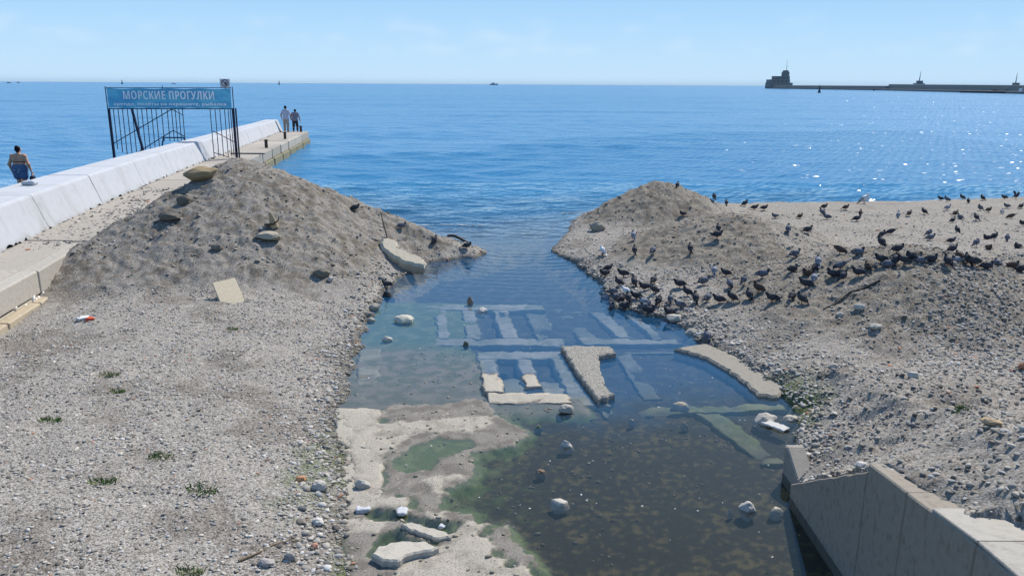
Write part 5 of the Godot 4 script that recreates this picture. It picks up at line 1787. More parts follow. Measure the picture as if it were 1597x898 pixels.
func place_small_things() -> void:
	for b in [
		[5.12, -24.75, 60, "s", "d", "dark pigeon standing alone on the very top of the far gravel mound"],
		[6.33, -24.88, 90, "p", "d", "plump dark pigeon on the seaward shoulder of the far gravel mound"],
		[7.36, -27.24, 80, "s", "d", "dark upright pigeon seen from behind where the far mound meets the beach"],
		[7.95, -27.11, 20, "s", "d", "dark pigeon with raised neck against the sea beside the far mound"],
		[8.06, -26.35, 0, "w", "d", "flat dark pigeon, first of two in a line beside the far mound"],
		[8.31, -26.14, 0, "w", "d", "flat dark pigeon, second of two in a line beside the far mound"],
		[8.12, -24.38, 200, "w", "g", "grey pigeon walking alone at the brown mound's seaward foot"],
		[5.00, -23.11, 210, "w", "d", "dark pigeon on the stony shoulder of the brown mound"],
		[3.03, -19.56, 95, "s", "m", "pale grey pigeon standing on smooth gravel above the white bird"],
		[2.20, -18.90, 120, "s", "w", "pure white pigeon on the gravel slope at the inlet mouth"],
		[2.85, -18.14, 90, "s", "d", "thin dark pigeon standing halfway down the brown mound's inlet side"],
		[3.23, -17.93, 60, "w", "g", "grey pigeon climbing the brown mound's inlet side"],
		[4.81, -18.32, 90, "s", "d", "upper one of two dark pigeons on the brown mound's face"],
		[4.68, -17.94, 0, "w", "d", "lower one of two dark pigeons on the brown mound's face"],
		[4.00, -17.52, 90, "s", "d", "small dark pigeon alone in the middle of the brown mound's face"],
		[2.09, -17.43, 200, "w", "d", "dark pigeon standing in the water's edge apart from the crowd"],
		[2.19, -17.73, 20, "w", "d", "dark pigeon facing the beach just above the waterside one"],
		[2.46, -17.07, 180, "w", "d", "dark pigeon with long tail stretched above the bathing crowd"],
		[2.29, -16.51, 150, "s", "d", "dark upright pigeon at the head of the bathing crowd"],
		[2.58, -16.27, 100, "s", "d", "dark upright pigeon beside the white splashing bird"],
		[2.73, -15.84, 190, "w", "d", "dark pigeon on dry mud at the crowd's upper edge"],
		[2.97, -16.25, 60, "w", "d", "dark pigeon walking up the bank away from the crowd"],
		[2.87, -15.54, 30, "f", "d", "dark pigeon bending to feed beside the bathing crowd"],
		[2.36, -15.81, 140, "w", "w", "white pigeon splashing in the middle of the bathing crowd"],
		[2.10, -16.06, 20, "r", "g", "grey pigeon crouched in the water behind the white bather"],
		[2.13, -15.71, 200, "r", "g", "grey pigeon sitting lowest in the water at the crowd's seaward edge"],
		[1.96, -15.99, 160, "r", "m", "mottled pale pigeon bathing at the crowd's outermost corner"],
		[2.19, -15.47, 40, "r", "d", "dark pigeon bathing between two grey ones"],
		[2.33, -15.35, 100, "s", "d", "dark pigeon showing only its back beside the white bather"],
		[2.23, -15.15, 300, "r", "d", "round dark pigeon ducking in the water in front of the crowd"],
		[1.98, -15.21, 280, "r", "g", "small grey pigeon half under water in front of the crowd"],
		[2.51, -15.47, 170, "w", "d", "dark pigeon with drooping tail in the crowd's shallow end"],
		[2.62, -15.13, 150, "r", "m", "pale winged pigeon flapping low in the crowd's shallow end"],
		[2.61, -14.95, 190, "r", "g", "grey pigeon bathing behind the dark floating one"],
		[2.86, -14.98, 60, "p", "d", "big dark pigeon preening at the water's edge"],
		[2.64, -14.74, 0, "r", "d", "long dark pigeon floating nearest the sunken slabs"],
		[3.10, -15.00, 80, "s", "g", "grey pigeon with white shoulders standing beside the bathing crowd"],
		[3.43, -15.74, 175, "w", "d", "dark pigeon turned seaward on the mud below the brown mound"],
		[3.49, -15.27, 160, "s", "d", "tall dark pigeon with level tail in front of the brown mound"],
		[3.23, -14.71, 165, "w", "g", "grey pigeon striding at the water's edge behind the pale stone"],
		[3.52, -14.71, 90, "s", "d", "slim dark pigeon seen from behind near the water's edge"],
		[3.71, -14.60, 45, "w", "g", "grey pigeon with dark head walking up from the water"],
		[3.89, -14.39, 165, "w", "d", "dark pigeon in clear side view standing on pale gravel"],
		[4.11, -14.33, 150, "s", "d", "dark round breasted pigeon, first of a loose row across the gravel"],
		[4.41, -14.27, 100, "s", "d", "dark slim pigeon, second of a loose row across the gravel"],
		[4.62, -14.42, 160, "s", "b", "brownish puffed pigeon above the loose row"],
		[4.68, -13.79, 175, "w", "d", "large dark pigeon with tail lifted at the row's end"],
		[3.90, -15.74, 20, "w", "g", "grey pigeon facing the beach under the brown mound"],
		[4.25, -16.28, 80, "s", "m", "black and white pigeon seen from behind under the brown mound"],
		[4.46, -16.13, 155, "w", "d", "dark pigeon walking seaward next to the black and white one"],
		[4.27, -15.14, 275, "f", "g", "narrow grey pigeon pecking straight ahead towards the water"],
		[4.49, -14.98, 50, "p", "g", "grey pigeon preening its back on open gravel"],
		[4.86, -15.05, 350, "w", "g", "light grey pigeon in side view with lowered head on open gravel"],
		[2.99, -14.48, 200, "w", "d", "dark pigeon drinking beside the pale stone at the waterline"],
		[10.41, -26.43, 20, "w", "d", "dark pigeon on open beach, nearest the gull on its landward side"],
		[11.02, -26.17, 20, "w", "b", "brown pigeon on the beach straight below the gull's tail"],
		[10.96, -24.87, 60, "s", "b", "reddish brown pigeon with upright neck below the gull"],
		[10.43, -23.88, 10, "w", "d", "black flat-backed pigeon just in front of the reddish brown one"],
		[8.85, -24.29, 30, "w", "b", "small brown pigeon alone on the smooth beach"],
		[9.83, -25.03, 120, "s", "g", "grey pigeon half hidden by its pale neighbour on the beach"],
		[9.71, -24.30, 160, "w", "g", "pale grey pigeon walking past a half hidden neighbour"],
		[6.46, -18.39, 70, "s", "g", "slate pigeon standing on the brown mound's landward edge"],
		[7.07, -18.81, 20, "w", "d", "black pigeon beside a flat stone on the brown mound's landward edge"],
		[11.94, -24.42, 60, "s", "m", "bluish white pigeon standing tall on the bare beach"],
		[12.46, -24.81, 40, "w", "b", "brown pigeon walking beside the bluish white one"],
		[13.29, -25.48, 120, "s", "d", "dark pigeon with lowered tail alone on the bare beach"],
		[9.86, -20.93, 20, "s", "d", "black pigeon in proud side view in the middle of the beach"],
		[10.38, -21.51, 170, "f", "d", "black pigeon pecking behind the proud one"],
		[7.28, -15.41, 100, "s", "d", "dark pigeon seen from behind right below the proud one"],
		[6.41, -15.27, 330, "f", "b", "brown pigeon tipping forward with raised tail on the beach"],
		[6.59, -14.87, 0, "r", "g", "grey pigeon resting flat on the beach with no neighbour"],
		[11.15, -21.01, 20, "p", "g", "grey pigeon preening at the back of an overlapping pair"],
		[10.92, -20.48, 10, "w", "g", "grey pigeon at the front of an overlapping pair"],
		[12.38, -21.84, 95, "s", "d", "round dark pigeon seen from behind on the beach slope"],
		[11.23, -20.04, 0, "w", "d", "dark pigeon stretching low and long on the beach slope"],
		[16.10, -29.80, 165, "w", "d", "dark pigeon against the surf, first from the gull along the shore"],
		[15.92, -29.03, 160, "s", "g", "grey pigeon against the surf overlapping a dark neighbour"],
		[16.93, -29.84, 150, "s", "b", "light brown pigeon standing tall against the surf"],
		[16.41, -28.53, 70, "s", "d", "dark teardrop shaped pigeon at the surf line"],
		[17.26, -29.11, 100, "s", "d", "dark pigeon facing the sea at the water's edge"],
		[18.45, -29.74, 160, "w", "d", "dark pigeon by the surf next to the flapping bird"],
		[19.02, -29.99, 10, "u", "d", "dark pigeon flapping raised wings by the surf"],
		[14.42, -26.23, 20, "w", "m", "whitish pigeon low on the sand behind a brown one"],
		[13.98, -24.93, 30, "w", "b", "brown pigeon with long tail on the upper beach"],
		[13.18, -23.60, 30, "w", "d", "dark pigeon just below the long tailed brown one"],
		[13.85, -24.38, 100, "r", "g", "pale grey pigeon turned away and resting on the upper beach"],
		[15.47, -26.14, 200, "s", "g", "grey pigeon standing between two flat dark ones by the surf"],
		[15.47, -25.69, 20, "w", "b", "long brown pigeon stretching forward by the surf"],
		[14.12, -23.99, 100, "s", "d", "dark squat pigeon alone on the upper beach"],
		[16.77, -26.82, 180, "w", "g", "grey pigeon with drooped wings under the flapping bird"],
		[15.87, -25.60, 60, "r", "m", "mottled white pigeon crouched under the flapping bird"],
		[15.54, -24.57, 170, "f", "b", "brown pigeon pecking beside its long shadow"],
		[17.18, -26.75, 30, "w", "d", "dark pigeon nearest the picture's edge by the surf"],
		[14.96, -23.08, 200, "w", "d", "dark pigeon cut by the picture's edge on the upper beach"],
		[12.50, -20.60, 160, "r", "d", "dark pigeon, seaward half of a huddled pair"],
		[12.89, -20.97, 20, "r", "d", "dark pigeon, landward half of a huddled pair"],
		[11.62, -19.60, 30, "p", "g", "grey pigeon with one wing out, preening on the slope"],
		[11.38, -18.67, 270, "r", "b", "brown fluffed pigeon squatting on the slope"],
		[12.85, -20.34, 60, "p", "g", "slate pigeon twisting to preen above the crest row"],
		[12.55, -19.39, 200, "r", "d", "dark pigeon lying down at the end of the slope"],
		[7.18, -14.56, 10, "w", "d", "dark flat pigeon just behind the crowded crest"],
		[6.77, -14.26, 180, "w", "d", "dark pigeon, outermost seaward bird on the crest"],
		[6.78, -14.07, 0, "r", "g", "bluish grey pigeon lying on the crest's seaward end"],
		[6.95, -14.10, 60, "s", "d", "dark upright pigeon rising above the crest row"],
		[7.08, -14.02, 150, "w", "d", "dark pigeon sloping down behind the crest row"],
		[7.29, -14.23, 200, "r", "d", "dark humped pigeon in the tightest part of the crest row"],
		[7.41, -14.12, 180, "r", "g", "grey pigeon squeezed low in the crest row"],
		[7.63, -14.18, 0, "r", "d", "broad dark pigeon at the landward end of the crest cluster"],
		[7.84, -13.98, 100, "s", "d", "tall slate pigeon standing apart on the crest"],
		[8.36, -14.84, 20, "w", "d", "dark stretched pigeon behind the tall slate one"],
		[8.28, -14.41, 100, "r", "b", "round brownish pigeon behind the crest"],
		[8.14, -14.22, 180, "r", "m", "pale pigeon lying low beside the tall slate one"],
		[8.30, -14.16, 90, "s", "d", "small dark pigeon seen from behind on the crest"],
		[8.34, -14.02, 170, "w", "d", "dark pigeon lowering its head on the crest"],
		[8.53, -13.96, 0, "r", "d", "dark pigeon lying along the crest's landward part"],
		[9.25, -14.79, 90, "r", "g", "round grey pigeon on the crest's landward part"],
		[9.76, -15.14, 0, "r", "b", "big brown pigeon lying down on the crest near the picture's edge"],
		[9.68, -14.78, 10, "r", "d", "dark pigeon flattened on the crest at the picture's edge"],
		[5.82, -16.07, 20, "w", "g", "grey pigeon standing alone with a slim shadow below the beach"],
		[5.38, -14.89, 20, "r", "d", "dark pigeon with iridescent neck resting on the gravel slope"],
		[5.84, -14.83, 80, "s", "m", "pale grey pigeon standing behind a jostling group"],
		[5.77, -14.76, 40, "r", "d", "dark pigeon in the middle of a jostling group"],
		[5.57, -14.59, 200, "r", "b", "brown pigeon at the front of a jostling group"],
		[5.51, -14.11, 60, "s", "m", "white mottled pigeon behind the largest dark one"],
		[5.34, -14.01, 160, "w", "d", "largest dark pigeon, sloping in side view with a long shadow"],
		[5.87, -14.14, 150, "r", "d", "dark fluffed pigeon beside a dead twig"],
		[6.10, -14.42, 180, "f", "g", "grey pigeon pecking behind the fluffed one"],
		[5.95, -13.93, 30, "s", "d", "dark pigeon with pointed back below the fluffed one"],
		[6.49, -14.13, 95, "r", "b", "purplish brown pigeon seen from behind on the crest's slope"],
		[6.23, -13.92, 170, "w", "d", "black pigeon with tail pointing up at the crest's seaward foot"],
		[4.99, -13.69, 60, "r", "d", "dark hunched pigeon above the long shadow on the gravel"],
		[5.10, -13.49, 130, "s", "d", "dark pigeon throwing a long slanting shadow"],
		[-3.97, -19.88, 20, "w", "d", "dark pigeon alone on the sea side of the big heap's slope"],
		[-2.84, -20.06, 20, "w", "g", "grey pigeon on the gravel spit below a drift branch"],
		[-1.99, -19.95, 60, "s", "d", "dark pigeon standing upright in the middle of the spit"],
		[-1.18, -20.10, 20, "w", "d", "dark pigeon at the tip of the spit"],
		[-2.69, -16.65, 190, "w", "d", "dark pigeon perched at the water behind a round wet stone"],
		[3.35, -12.98, 95, "s", "g", "grey pigeon standing on a stone at the kerb slab's end"],
	]:
		bird(b[0], b[1], b[2], b[3], b[4], b[5])
	for s in [
		[0.74, -10.02, Vector3(0.182, 0.113, 0.137), 0.3, 0, Color(0.40, 0.38, 0.34), "squarish pale stone in the water below the raised corner slab"],
		[0.69, -9.01, Vector3(0.134, 0.110, 0.101), -0.1, 1, Color(0.50, 0.48, 0.44), "round whitish stone in the dark water, second below the corner slab"],
		[0.52, -7.61, Vector3(0.177, 0.095, 0.133), -0.3, 2, Color(0.50, 0.47, 0.42), "knobbly whitish stone standing alone in the dark algae water"],
		[2.48, -7.51, Vector3(0.168, 0.128, 0.126), -0.2, 3, Color(0.46, 0.44, 0.41), "smooth rounded pale boulder in the dark water before the culvert wall"],
		[3.35, -9.81, Vector3(0.307, 0.145, 0.230), 0.1, 4, Color(0.47, 0.44, 0.39), "long flat topped pale stone at the slab beam's landward end"],
		[2.79, -7.52, Vector3(0.135, 0.061, 0.101), 0.3, 5, Color(0.50, 0.46, 0.38), "small wedge shaped pale stone touching the culvert wall's shadow"],
		[2.31, -7.52, Vector3(0.047, 0.040, 0.035), 0.2, 1, Color(0.48, 0.46, 0.40), "tiny pale stone beside the rounded boulder"],
		[0.34, -8.32, Vector3(0.110, 0.059, 0.083), 0.2, 0, Color(0.27, 0.19, 0.13), "small brown stone in the algae water"],
		[-0.60, -14.95, Vector3(0.225, 0.113, 0.169), -0.1, 4, Color(0.55, 0.53, 0.50), "white brick shaped stone on the far lattice slab"],
		[-0.19, -14.91, Vector3(0.137, 0.075, 0.103), -0.3, 2, Color(0.33, 0.30, 0.25), "small tan stone next to the white brick shaped one"],
		[-0.85, -15.50, Vector3(0.117, 0.168, 0.087), -0.2, 3, Color(0.24, 0.20, 0.16), "upright brown stone behind the white brick shaped one"],
		[-2.01, -14.23, Vector3(0.335, 0.132, 0.251), -0.3, 5, Color(0.55, 0.53, 0.45), "long oval cream stone in the shallow water by the gravel edge"],
		[-2.15, -13.12, Vector3(0.155, 0.089, 0.116), 0.3, 1, Color(0.52, 0.50, 0.44), "small oval cream stone nearer the flat slab strip"],
		[-0.78, -12.83, Vector3(0.087, 0.098, 0.065), 0.2, 0, Color(0.12, 0.12, 0.10), "small dark stone on the lattice slab's near beam"],
		[-2.69, -14.42, Vector3(0.194, 0.121, 0.145), -0.3, 2, Color(0.19, 0.18, 0.16), "dark wet stone at the water's edge of the gravel"],
		[-2.64, -14.25, Vector3(0.156, 0.084, 0.117), 0.1, 3, Color(0.40, 0.38, 0.33), "pale wet stone touching the dark wet one"],
		[-2.72, -15.04, Vector3(0.252, 0.139, 0.189), 0.2, 4, Color(0.33, 0.31, 0.27), "greyish stone in the shore row behind the wet pair"],
		[-2.58, -16.06, Vector3(0.241, 0.174, 0.181), -0.1, 1, Color(0.04, 0.04, 0.04), "round black wet stone sitting in the water below the big heap"],
		[2.36, -10.34, Vector3(0.214, 0.071, 0.161), -0.3, 5, Color(0.38, 0.34, 0.27), "thin ochre stone breaking the blue water over the deep slab"],
		[1.60, -9.79, Vector3(0.077, 0.051, 0.057), -0.2, 0, Color(0.36, 0.34, 0.30), "tiny grey stone in the water before the slab beam"],
		[2.29, -9.72, Vector3(0.093, 0.051, 0.070), 0.2, 1, Color(0.36, 0.30, 0.22), "tiny tan stone at the end of the slanting rib"],
		[2.44, -22.64, Vector3(0.406, 0.314, 0.305), -0.2, 3, Color(0.33, 0.31, 0.26), "angular boulder with a shaded side on the far spit"],
		[3.05, -14.31, Vector3(0.264, 0.144, 0.198), -0.1, 2, Color(0.44, 0.42, 0.37), "pale stone at the waterline beside the drinking pigeon"],
		[3.21, -13.61, Vector3(0.264, 0.126, 0.198), 0.0, 4, Color(0.36, 0.34, 0.30), "grey stone lying before the kerb slab's end"],
		[3.39, -13.13, Vector3(0.211, 0.122, 0.158), 0.2, 5, Color(0.40, 0.37, 0.32), "pale stone under the lone kerb pigeon"],
		[3.73, -9.84, Vector3(0.222, 0.094, 0.166), 0.3, 0, Color(0.45, 0.42, 0.36), "flat tan stone on the weedy bank near the long flat topped one"],
		[-0.13, -11.55, Vector3(0.168, 0.069, 0.126), 0.1, 2, Color(0.05, 0.07, 0.03), "dark green weed covered lump in the slab's opening"],
		[0.35, -9.55, Vector3(0.100, 0.058, 0.075), 0.1, 3, Color(0.15, 0.17, 0.11), "small weedy stone in the green shallows"],
		[-1.62, -7.90, Vector3(0.140, 0.105, 0.105), 0.0, 1, Color(0.46, 0.44, 0.40), "round pale stone on the gravel beside the dry slab"],
		[-2.05, -7.72, Vector3(0.158, 0.103, 0.118), -0.1, 0, Color(0.46, 0.44, 0.40), "whitish grey stone at the gravel's edge, the roundest of its row"],
		[-2.29, -7.89, Vector3(0.098, 0.070, 0.073), 0.3, 2, Color(0.48, 0.25, 0.14), "orange piece of brick on the gravel"],
		[-1.91, -7.05, Vector3(0.114, 0.076, 0.086), -0.3, 3, Color(0.58, 0.56, 0.53), "bright white stone on the gravel near the drift stick"],
		[-1.84, -6.61, Vector3(0.078, 0.066, 0.058), -0.1, 4, Color(0.50, 0.26, 0.18), "pinkish orange brick fragment near the drift stick"],
		[-1.99, -6.34, Vector3(0.087, 0.081, 0.065), 0.1, 5, Color(0.27, 0.26, 0.25), "dark grey stone beneath the drift stick"],
		[-2.16, -6.23, Vector3(0.125, 0.063, 0.094), 0.1, 1, Color(0.36, 0.34, 0.32), "oval grey stone beneath the drift stick's thick end"],
		[-5.24, -16.80, Vector3(0.495, 0.165, 0.371), -0.2, 0, Color(0.40, 0.36, 0.28), "flat tan slab of stone halfway up the big heap"],
		[-6.14, -16.23, Vector3(0.213, 0.160, 0.160), 0.3, 2, Color(0.16, 0.15, 0.13), "dark clod of earth in the middle of the big heap"],
		[-3.94, -15.95, Vector3(0.317, 0.198, 0.238), 0.3, 3, Color(0.17, 0.16, 0.13), "dark weedy clod near the foot of the big heap"],
		[-3.73, -15.85, Vector3(0.131, 0.105, 0.099), 0.1, 4, Color(0.52, 0.49, 0.44), "small white stone beside the dark weedy clod"],
		[-7.41, -17.83, Vector3(0.260, 0.231, 0.195), 0.0, 5, Color(0.13, 0.12, 0.10), "black clod on the shoulder of the big heap facing the wall"],
		[-7.49, -17.23, Vector3(0.421, 0.196, 0.315), -0.2, 1, Color(0.15, 0.14, 0.12), "long dark clump of earth on the shoulder of the big heap"],
		[4.66, -10.88, Vector3(0.130, 0.093, 0.097), -0.2, 0, Color(0.45, 0.42, 0.37), "pale stone at the foot of the near right gravel heap"],
		[5.19, -9.68, Vector3(0.132, 0.116, 0.099), -0.1, 2, Color(0.46, 0.44, 0.39), "pointed pale stone at the edge of the loose pebble band"],
		[5.50, -12.81, Vector3(0.129, 0.086, 0.097), 0.3, 3, Color(0.44, 0.42, 0.38), "pale stone in the middle of the brown gravel face"],
		[5.81, -12.19, Vector3(0.205, 0.092, 0.154), 0.2, 4, Color(0.40, 0.38, 0.34), "flat stone beside another on the brown gravel face"],
		[5.82, -12.84, Vector3(0.150, 0.097, 0.113), -0.3, 5, Color(0.46, 0.44, 0.40), "round pale stone high on the brown gravel face"],
		[4.00, -6.14, Vector3(0.139, 0.053, 0.104), -0.3, 1, Color(0.46, 0.35, 0.22), "flat ochre stone on the slope behind the culvert wall"],
		[7.18, -10.54, Vector3(0.126, 0.108, 0.094), -0.2, 0, Color(0.40, 0.20, 0.13), "reddish stone at the picture's edge in the pebble band"],
		[3.18, -6.59, Vector3(0.093, 0.052, 0.070), -0.2, 2, Color(0.55, 0.53, 0.50), "white stone at the culvert wall's peak"],
		[8.48, -14.27, Vector3(0.188, 0.094, 0.141), -0.1, 3, Color(0.55, 0.50, 0.44), "whitish stone on top of the loose pebble band"],
	]:
		stone(s[0], s[1], s[2], s[3], s[4], s[5], s[6])
	tuft(-5.64, -10.51, 1.0, 700, "grass tuft, taller of two growing close together before the big heap")
	tuft(-5.26, -9.94, 0.7, 701, "small grass tuft just below a taller one before the big heap")
	tuft(-5.62, -9.01, 1.0, 702, "thin grass tuft closest to the walkway's footing")
	tuft(-3.91, -8.12, 1.0, 703, "grass tuft alone in the middle of the gravel flat")
	tuft(-4.23, -7.50, 1.0, 704, "grass tuft on bare gravel towards the picture's near corner")
	tuft(-3.20, -7.41, 1.2, 705, "widest grass tuft on the gravel, nearest to the dry slab")
	tuft(-4.75, -12.93, 0.7, 706, "small grass tuft below the leaning pale board")
	tuft(-2.76, -6.03, 0.9, 707, "grass tuft at the picture's lower edge")
	tuft(4.83, -7.94, 0.7, 708, "small grass tuft beside the flat ochre stone")

func place_special_things() -> void:
	bird(12.6, -28.4, 12.0, "s", "q", "large white headed gull standing at the surf above the pigeons", "gull", 1.75)
	# the pale board leaning against a stone
	var sh := Shape.new()
	sh.rbox(Transform3D(Basis(), Vector3(0, 0.27, 0)), Vector3(0.42, 0.72, 0.09), 0.008, Color(0.64, 0.55, 0.40))
	var o := obj("pale_board", sh.mesh(), M.stone)
	o.position = Vector3(-5.22, ground(-5.22, -14.35) - 0.03, -14.35)
	o.rotation = Vector3(-1.0, 0.35, 0.22)
	tag(o, "thick cream coloured square board leaning at the big heap's foot", "board")
	# big concrete lump at the water
	sh = Shape.new()
	sh.plate(ragged(PackedVector2Array([Vector2(-0.5, -0.35), Vector2(-0.2, -0.4), Vector2(-0.05, -0.12), Vector2(0.35, 0.0), Vector2(0.62, 0.16), Vector2(0.6, 0.34), Vector2(0.1, 0.3), Vector2(-0.28, 0.12), Vector2(-0.5, -0.1)]), 0.05, 0.05, 35), 0.2, 0.26, 0.05, Color(0.52, 0.47, 0.37))
	o = obj("concrete_lump", sh.mesh(), M.concrete)
	o.position = Vector3(-2.66, 0.30, -18.45)
	o.scale = Vector3(1.0, 1.0, 1.15)
	o.rotation = Vector3(0.5, 0.0, -0.22)
	tag(o, "large bent lump of pale concrete sliding into the water below the big heap", "concrete lump")
	stone(-7.42, -18.9, Vector3(0.78, 0.30, 0.5), 0.3, 4, Color(0.31, 0.245, 0.15), "big ochre boulder on top of the big heap below the gate", 0.15, "ochre_boulder")
	# hose, branches, twigs
	var loop := PackedVector3Array()
	for q in [[-1.75, 0.10, -21.0], [-1.72, 0.22, -21.05], [-1.6, 0.27, -21.1], [-1.4, 0.22, -21.05], [-1.2, 0.16, -20.95], [-1.12, 0.12, -20.9], [-1.16, 0.11, -20.82], [-1.32, 0.13, -20.8], [-1.5, 0.16, -20.85]]:
		loop.append(Vector3(q[0], ground(q[0], q[2]) + q[1] - 0.07, q[2]))
	var curve := Curve3D.new()
	for p in loop:
		curve.add_point(p)
	var fine := PackedVector3Array()
	for k in 33:
		fine.append(curve.sample_baked(curve.get_baked_length() * k / 32.0, true))
	sh = Shape.new()
	sh.tube(fine, PackedFloat32Array([0.035]), 8, Color(0.02, 0.022, 0.025))
	tag(obj("rubber_hose", sh.mesh(), M.rubber), "curved black rubber hose lying on the gravel spit", "hose")
	stick("drift_branch", "thin dark stick standing up behind the large concrete lump", [Vector3(-3.2, 1.25, -19.2), Vector3(-3.1, 0.95, -19.0), Vector3(-2.98, 0.66, -18.75)], 0.012, 0.02, Color(0.08, 0.07, 0.06))
	stick("drift_branch", "long drift branch along the sea side of the spit", [Vector2(-3.3, -20.6), Vector2(-2.7, -21.0), Vector2(-2.2, -21.2), Vector2(-1.7, -21.2), Vector2(-1.2, -21.0)], 0.04, 0.015, Color(0.13, 0.115, 0.085), 0.03)
	stick("drift_stick", "bent grey drift stick on the gravel near the lower picture edge", [Vector2(-2.42, -6.25), Vector2(-2.30, -6.38), Vector2(-2.2, -6.55), Vector2(-2.08, -6.66), Vector2(-1.93, -6.70)], 0.013, 0.005, Color(0.21, 0.165, 0.12), 0.012)
	stick("drift_stick", "broken dark twig lying up the brown gravel face", [Vector2(5.35, -13.15), Vector2(5.65, -13.3), Vector2(5.9, -13.45), Vector2(6.15, -13.5), Vector2(6.45, -13.55)], 0.01, 0.02, Color(0.05, 0.045, 0.04), 0.02)
	var s := thing("drift_stump", "splintered pale wood stump with a dark twig on the big heap", "driftwood", Vector3(-5.25, ground(-5.25, -17.2), -17.2))
	sh = Shape.new()
	sh.tube(PackedVector3Array([Vector3(0.05, -0.05, 0), Vector3(0.0, 0.14, 0.0), Vector3(-0.04, 0.30, 0.02)]), PackedFloat32Array([0.09, 0.075, 0.02]), 9, Color(0.42, 0.36, 0.24))
	obj("stump", sh.mesh(), M.wood, s)
	sh = Shape.new()
	sh.tube(PackedVector3Array([Vector3(-0.15, 0.03, 0.08), Vector3(0.05, 0.05, 0.1), Vector3(0.14, 0.12, 0.06), Vector3(0.17, 0.22, 0.03)]), PackedFloat32Array([0.025, 0.022, 0.015, 0.008]), 7, Color(0.09, 0.065, 0.045))
	obj("twig", sh.mesh(), M.wood, s)
	# litter
	var b := crumpled("litter_bag", "crumpled white bag with a red end beside the walkway footing", "litter", -7.4, ground(-7.4, -13.15), -13.15, Vector3(0.20, 0.06, 0.10), Color(0.62, 0.62, 0.62), 3)
	sh = Shape.new()
	sh.rbox(Transform3D(Basis(Vector3.UP, 0.3), Vector3(0.15, 0.03, 0.03)), Vector3(0.13, 0.05, 0.09), 0.02, Color(0.55, 0.09, 0.05), noise(8, 0.9, 2), 0.03, 5)
	obj("red_end", sh.mesh(), M.cloth, b)
	crumpled("litter_paper", "crumpled white paper at the gravel end of the narrow channel", "litter", -1.53, 0.0, -7.40, Vector3(0.15, 0.06, 0.09), Color(0.46, 0.47, 0.49), 5)
	crumpled("litter_paper", "folded white paper scrap in the middle of the narrow channel", "litter", -1.12, 0.0, -7.36, Vector3(0.11, 0.05, 0.10), Color(0.46, 0.47, 0.49), 6)
	crumpled("litter_paper", "small white plastic scrap at the channel's seaward-slab end", "litter", -0.68, 0.0, -7.10, Vector3(0.07, 0.04, 0.06), Color(0.46, 0.47, 0.49), 7)
	crumpled("litter_sheet", "flattened white sheet at the weedy bank below the flat topped stone", "litter", 3.44, 0.0, -9.58, Vector3(0.33, 0.035, 0.16), Color(0.46, 0.45, 0.43), 9)

func foam(label_z: float, x0: float, x1: float, bend: float, seed_: int) -> void:
	# a thin broken line of foam where a ripple runs out on the shallows
	var f := noise(seed_, 0.8, 4)
	var sh := Shape.new()
	var x := x0
	while x < x1:
		var k := f.get_noise_2d(x * 3.0, 1.0)
		var l := 0.05 + 0.06 * absf(f.get_noise_2d(x * 9.0, 7.0))
		if k > -0.12:
			var z := label_z + bend * (x - x0) * (x - x1) + 0.12 * f.get_noise_2d(x, 20.0)
			var w := 0.03 + 0.10 * maxf(0.0, k)
			sh.rbox(Transform3D(Basis(Vector3.UP, k), Vector3(x, 0.012, z)), Vector3(l * 1.3, 0.03, w), 0.012, Color(0.62, 0.64, 0.64))
		x += l
	var o := obj("sea_foam", sh.mesh(), M.cloth)
	o.set_meta("kind", "stuff")

func build_rest() -> void:
	build_gate()
	build_far()
	build_people()
	place_small_things()
	place_special_things()
	foam(-24.6, -3.4, -0.9, 0.05, 801)
	foam(-27.2, 1.6, 3.6, 0.06, 802)
	foam(-30.4, 14.6, 18.0, 0.02, 803)

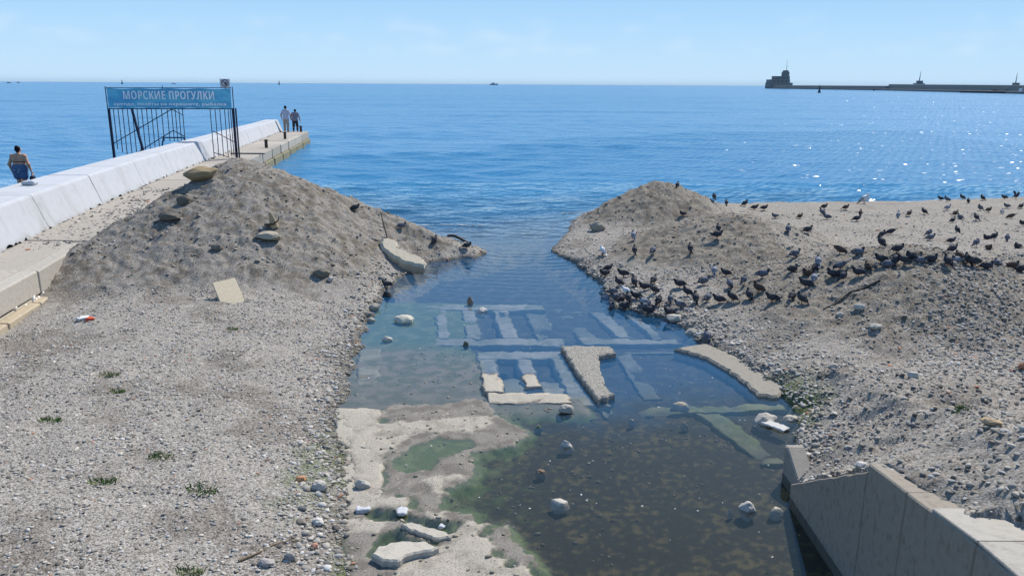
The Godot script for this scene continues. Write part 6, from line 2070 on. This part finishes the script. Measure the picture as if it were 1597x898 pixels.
func _ready() -> void:
	var cam := Camera3D.new()
	cam.position = Vector3(0, 4.3, 0)
	cam.rotation = Vector3(-0.250654, 0, 0)
	cam.rotate_object_local(Vector3.BACK, 0.005714)
	cam.fov = 39.75
	cam.near = 0.1
	cam.far = 90000.0
	cam.current = true
	add_child(cam)

	var sky_mat := PanoramaSkyMaterial.new()
	sky_mat.panorama = clear_sky()
	var sky := Sky.new()
	sky.sky_material = sky_mat
	var env := Environment.new()
	env.background_mode = Environment.BG_SKY
	env.sky = sky
	env.tonemap_mode = Environment.TONE_MAPPER_LINEAR
	env.tonemap_exposure = 1.2
	env.fog_enabled = true
	env.fog_density = 0.00003
	env.fog_light_color = Color(0.72, 0.84, 0.95)
	env.sdfgi_enabled = true
	env.ssao_enabled = true
	env.ssil_enabled = true
	var we := WorldEnvironment.new()
	we.environment = env
	add_child(we)

	var sun := DirectionalLight3D.new()
	sun.light_energy = 1.6
	sun.light_color = Color(1.0, 0.975, 0.935)
	sun.light_angular_distance = 0.5
	sun.shadow_enabled = true
	sun.rotation_degrees = Vector3(-49.0, 180.0 - 37.0, 0.0)
	add_child(sun)

	make_materials()
	survey()
	make_swell()
	for k in 3:
		pebbles.append(rock_mesh(40 + k, 4, 0.35, 4))
		small_stones.append(rock_mesh(50 + k, 3, 0.4, 2))
	for k in 6:
		rocks.append(rock_mesh(60 + k, 7, 0.26, 10))

	# the setting
	var xs := stops([[-24.0, -12.0, 0.4], [-12.0, -9.5, 0.1], [-9.5, 8.0, 0.05], [8.0, 15.0, 0.08], [15.0, 42.0, 0.5]])
	var zs := stops([[-90.0, -36.0, 2.0], [-36.0, -27.0, 0.15], [-27.0, -22.0, 0.08], [-22.0, -5.0, 0.05], [-5.0, -3.0, 0.4], [-3.0, 40.0, 4.0]])
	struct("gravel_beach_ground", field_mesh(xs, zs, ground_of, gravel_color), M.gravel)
	xs = stops([[-2.9, 4.3, 0.03]])
	zs = stops([[-21.0, -13.0, 0.08], [-13.0, -5.0, 0.03]])
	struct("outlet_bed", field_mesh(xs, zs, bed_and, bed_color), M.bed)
	struct("sea_water", sea_mesh(), M.sea)
	for k in 3:
		struct("sea_water", offshore[k], M["sea_%d" % k])
		struct("inshore_water", inshore[k], [M.water, M.water_mid, M.water_open][k])
	xs = stops([[-3.3, 4.6, 0.05]])
	zs = stops([[-20.6, -12.0, 0.04], [-12.0, -4.6, 0.1]])
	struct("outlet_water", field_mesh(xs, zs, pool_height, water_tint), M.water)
	build_mole()
	build_slabs()
	build_culvert()
	build_rest()
	scatter("gravel", 110000, Rect2(-9, -15, 8, 10), Vector2(0.005, 0.024), 401, flat_want, stone_tint)
	scatter("gravel", 110000, Rect2(2, -17, 12, 13), Vector2(0.007, 0.032), 402, flat_want, stone_tint)
	scatter("gravel", 40000, Rect2(-11, -26, 26, 10), Vector2(0.01, 0.04), 403, flat_want, stone_tint)
	scatter("gravel", 9000, Rect2(-3.6, -18, 2.6, 13), Vector2(0.014, 0.045), 405, edge_want, stone_tint)
	scatter("gravel", 9000, Rect2(1.2, -19, 4.5, 11), Vector2(0.014, 0.045), 406, edge_want, stone_tint)
	scatter("bed_pebbles_gravel", 5000, Rect2(-1.7, -13, 5.2, 7.5), Vector2(0.006, 0.028), 408, bed_want, wet_tint)
	scatter("floating_scum", 420, Rect2(-2.2, -15, 5.6, 9.5), Vector2(0.006, 0.016), 409, float_want, scum_tint)
	scatter("gravel", 9000, Rect2(-13, -27, 4.5, 15), Vector2(0.012, 0.05), 407, deck_want, stone_tint)
	scatter("earth_clods_rubble", 18000, Rect2(-11, -26, 23, 17), Vector2(0.01, 0.045), 404, heap_want, clod_tint)

func clear_sky() -> ImageTexture:
	# a clear summer sky, the same all round: pale at the horizon, deeper blue higher up, faint wisps low over the sea
	var w := 1024
	var h := 512
	var f := noise(501, 1.0, 5)
	var g := [[0.0, Vector3(0.50, 0.675, 0.82)], [2.5, Vector3(0.42, 0.63, 0.83)], [6.0, Vector3(0.315, 0.55, 0.82)], [15.0, Vector3(0.20, 0.40, 0.72)], [35.0, Vector3(0.125, 0.27, 0.54)], [90.0, Vector3(0.09, 0.19, 0.41)]]
	var im := Image.create(w, h, false, Image.FORMAT_RGBF)
	for y in h:
		var e := 90.0 - (y + 0.5) / h * 180.0
		var c := Vector3(0.3, 0.4, 0.5)
		if e > 0.0:
			for k in g.size() - 1:
				if e >= g[k][0]:
					c = g[k][1].lerp(g[k + 1][1], (e - g[k][0]) / (g[k + 1][0] - g[k][0]))
		for x in w:
			var q := c
			if e > 1.0 and e < 6.0:
				var a := TAU * x / w
				var d := Vector3(cos(a), 0, sin(a)) * 6.0
				var k := f.get_noise_3d(d.x * 2.0, e * 1.1, d.z * 2.0) + 0.4 * f.get_noise_3d(d.x * 0.5, 40.0, d.z * 0.5)
				q = q.lerp(Vector3(0.62, 0.74, 0.85), 0.35 * smoothstep(0.05, 0.5, k) * smoothstep(1.4, 2.2, e) * smoothstep(5.0, 3.2, e))
			im.set_pixel(x, y, Color(q.x, q.y, q.z))
	return ImageTexture.create_from_image(im)
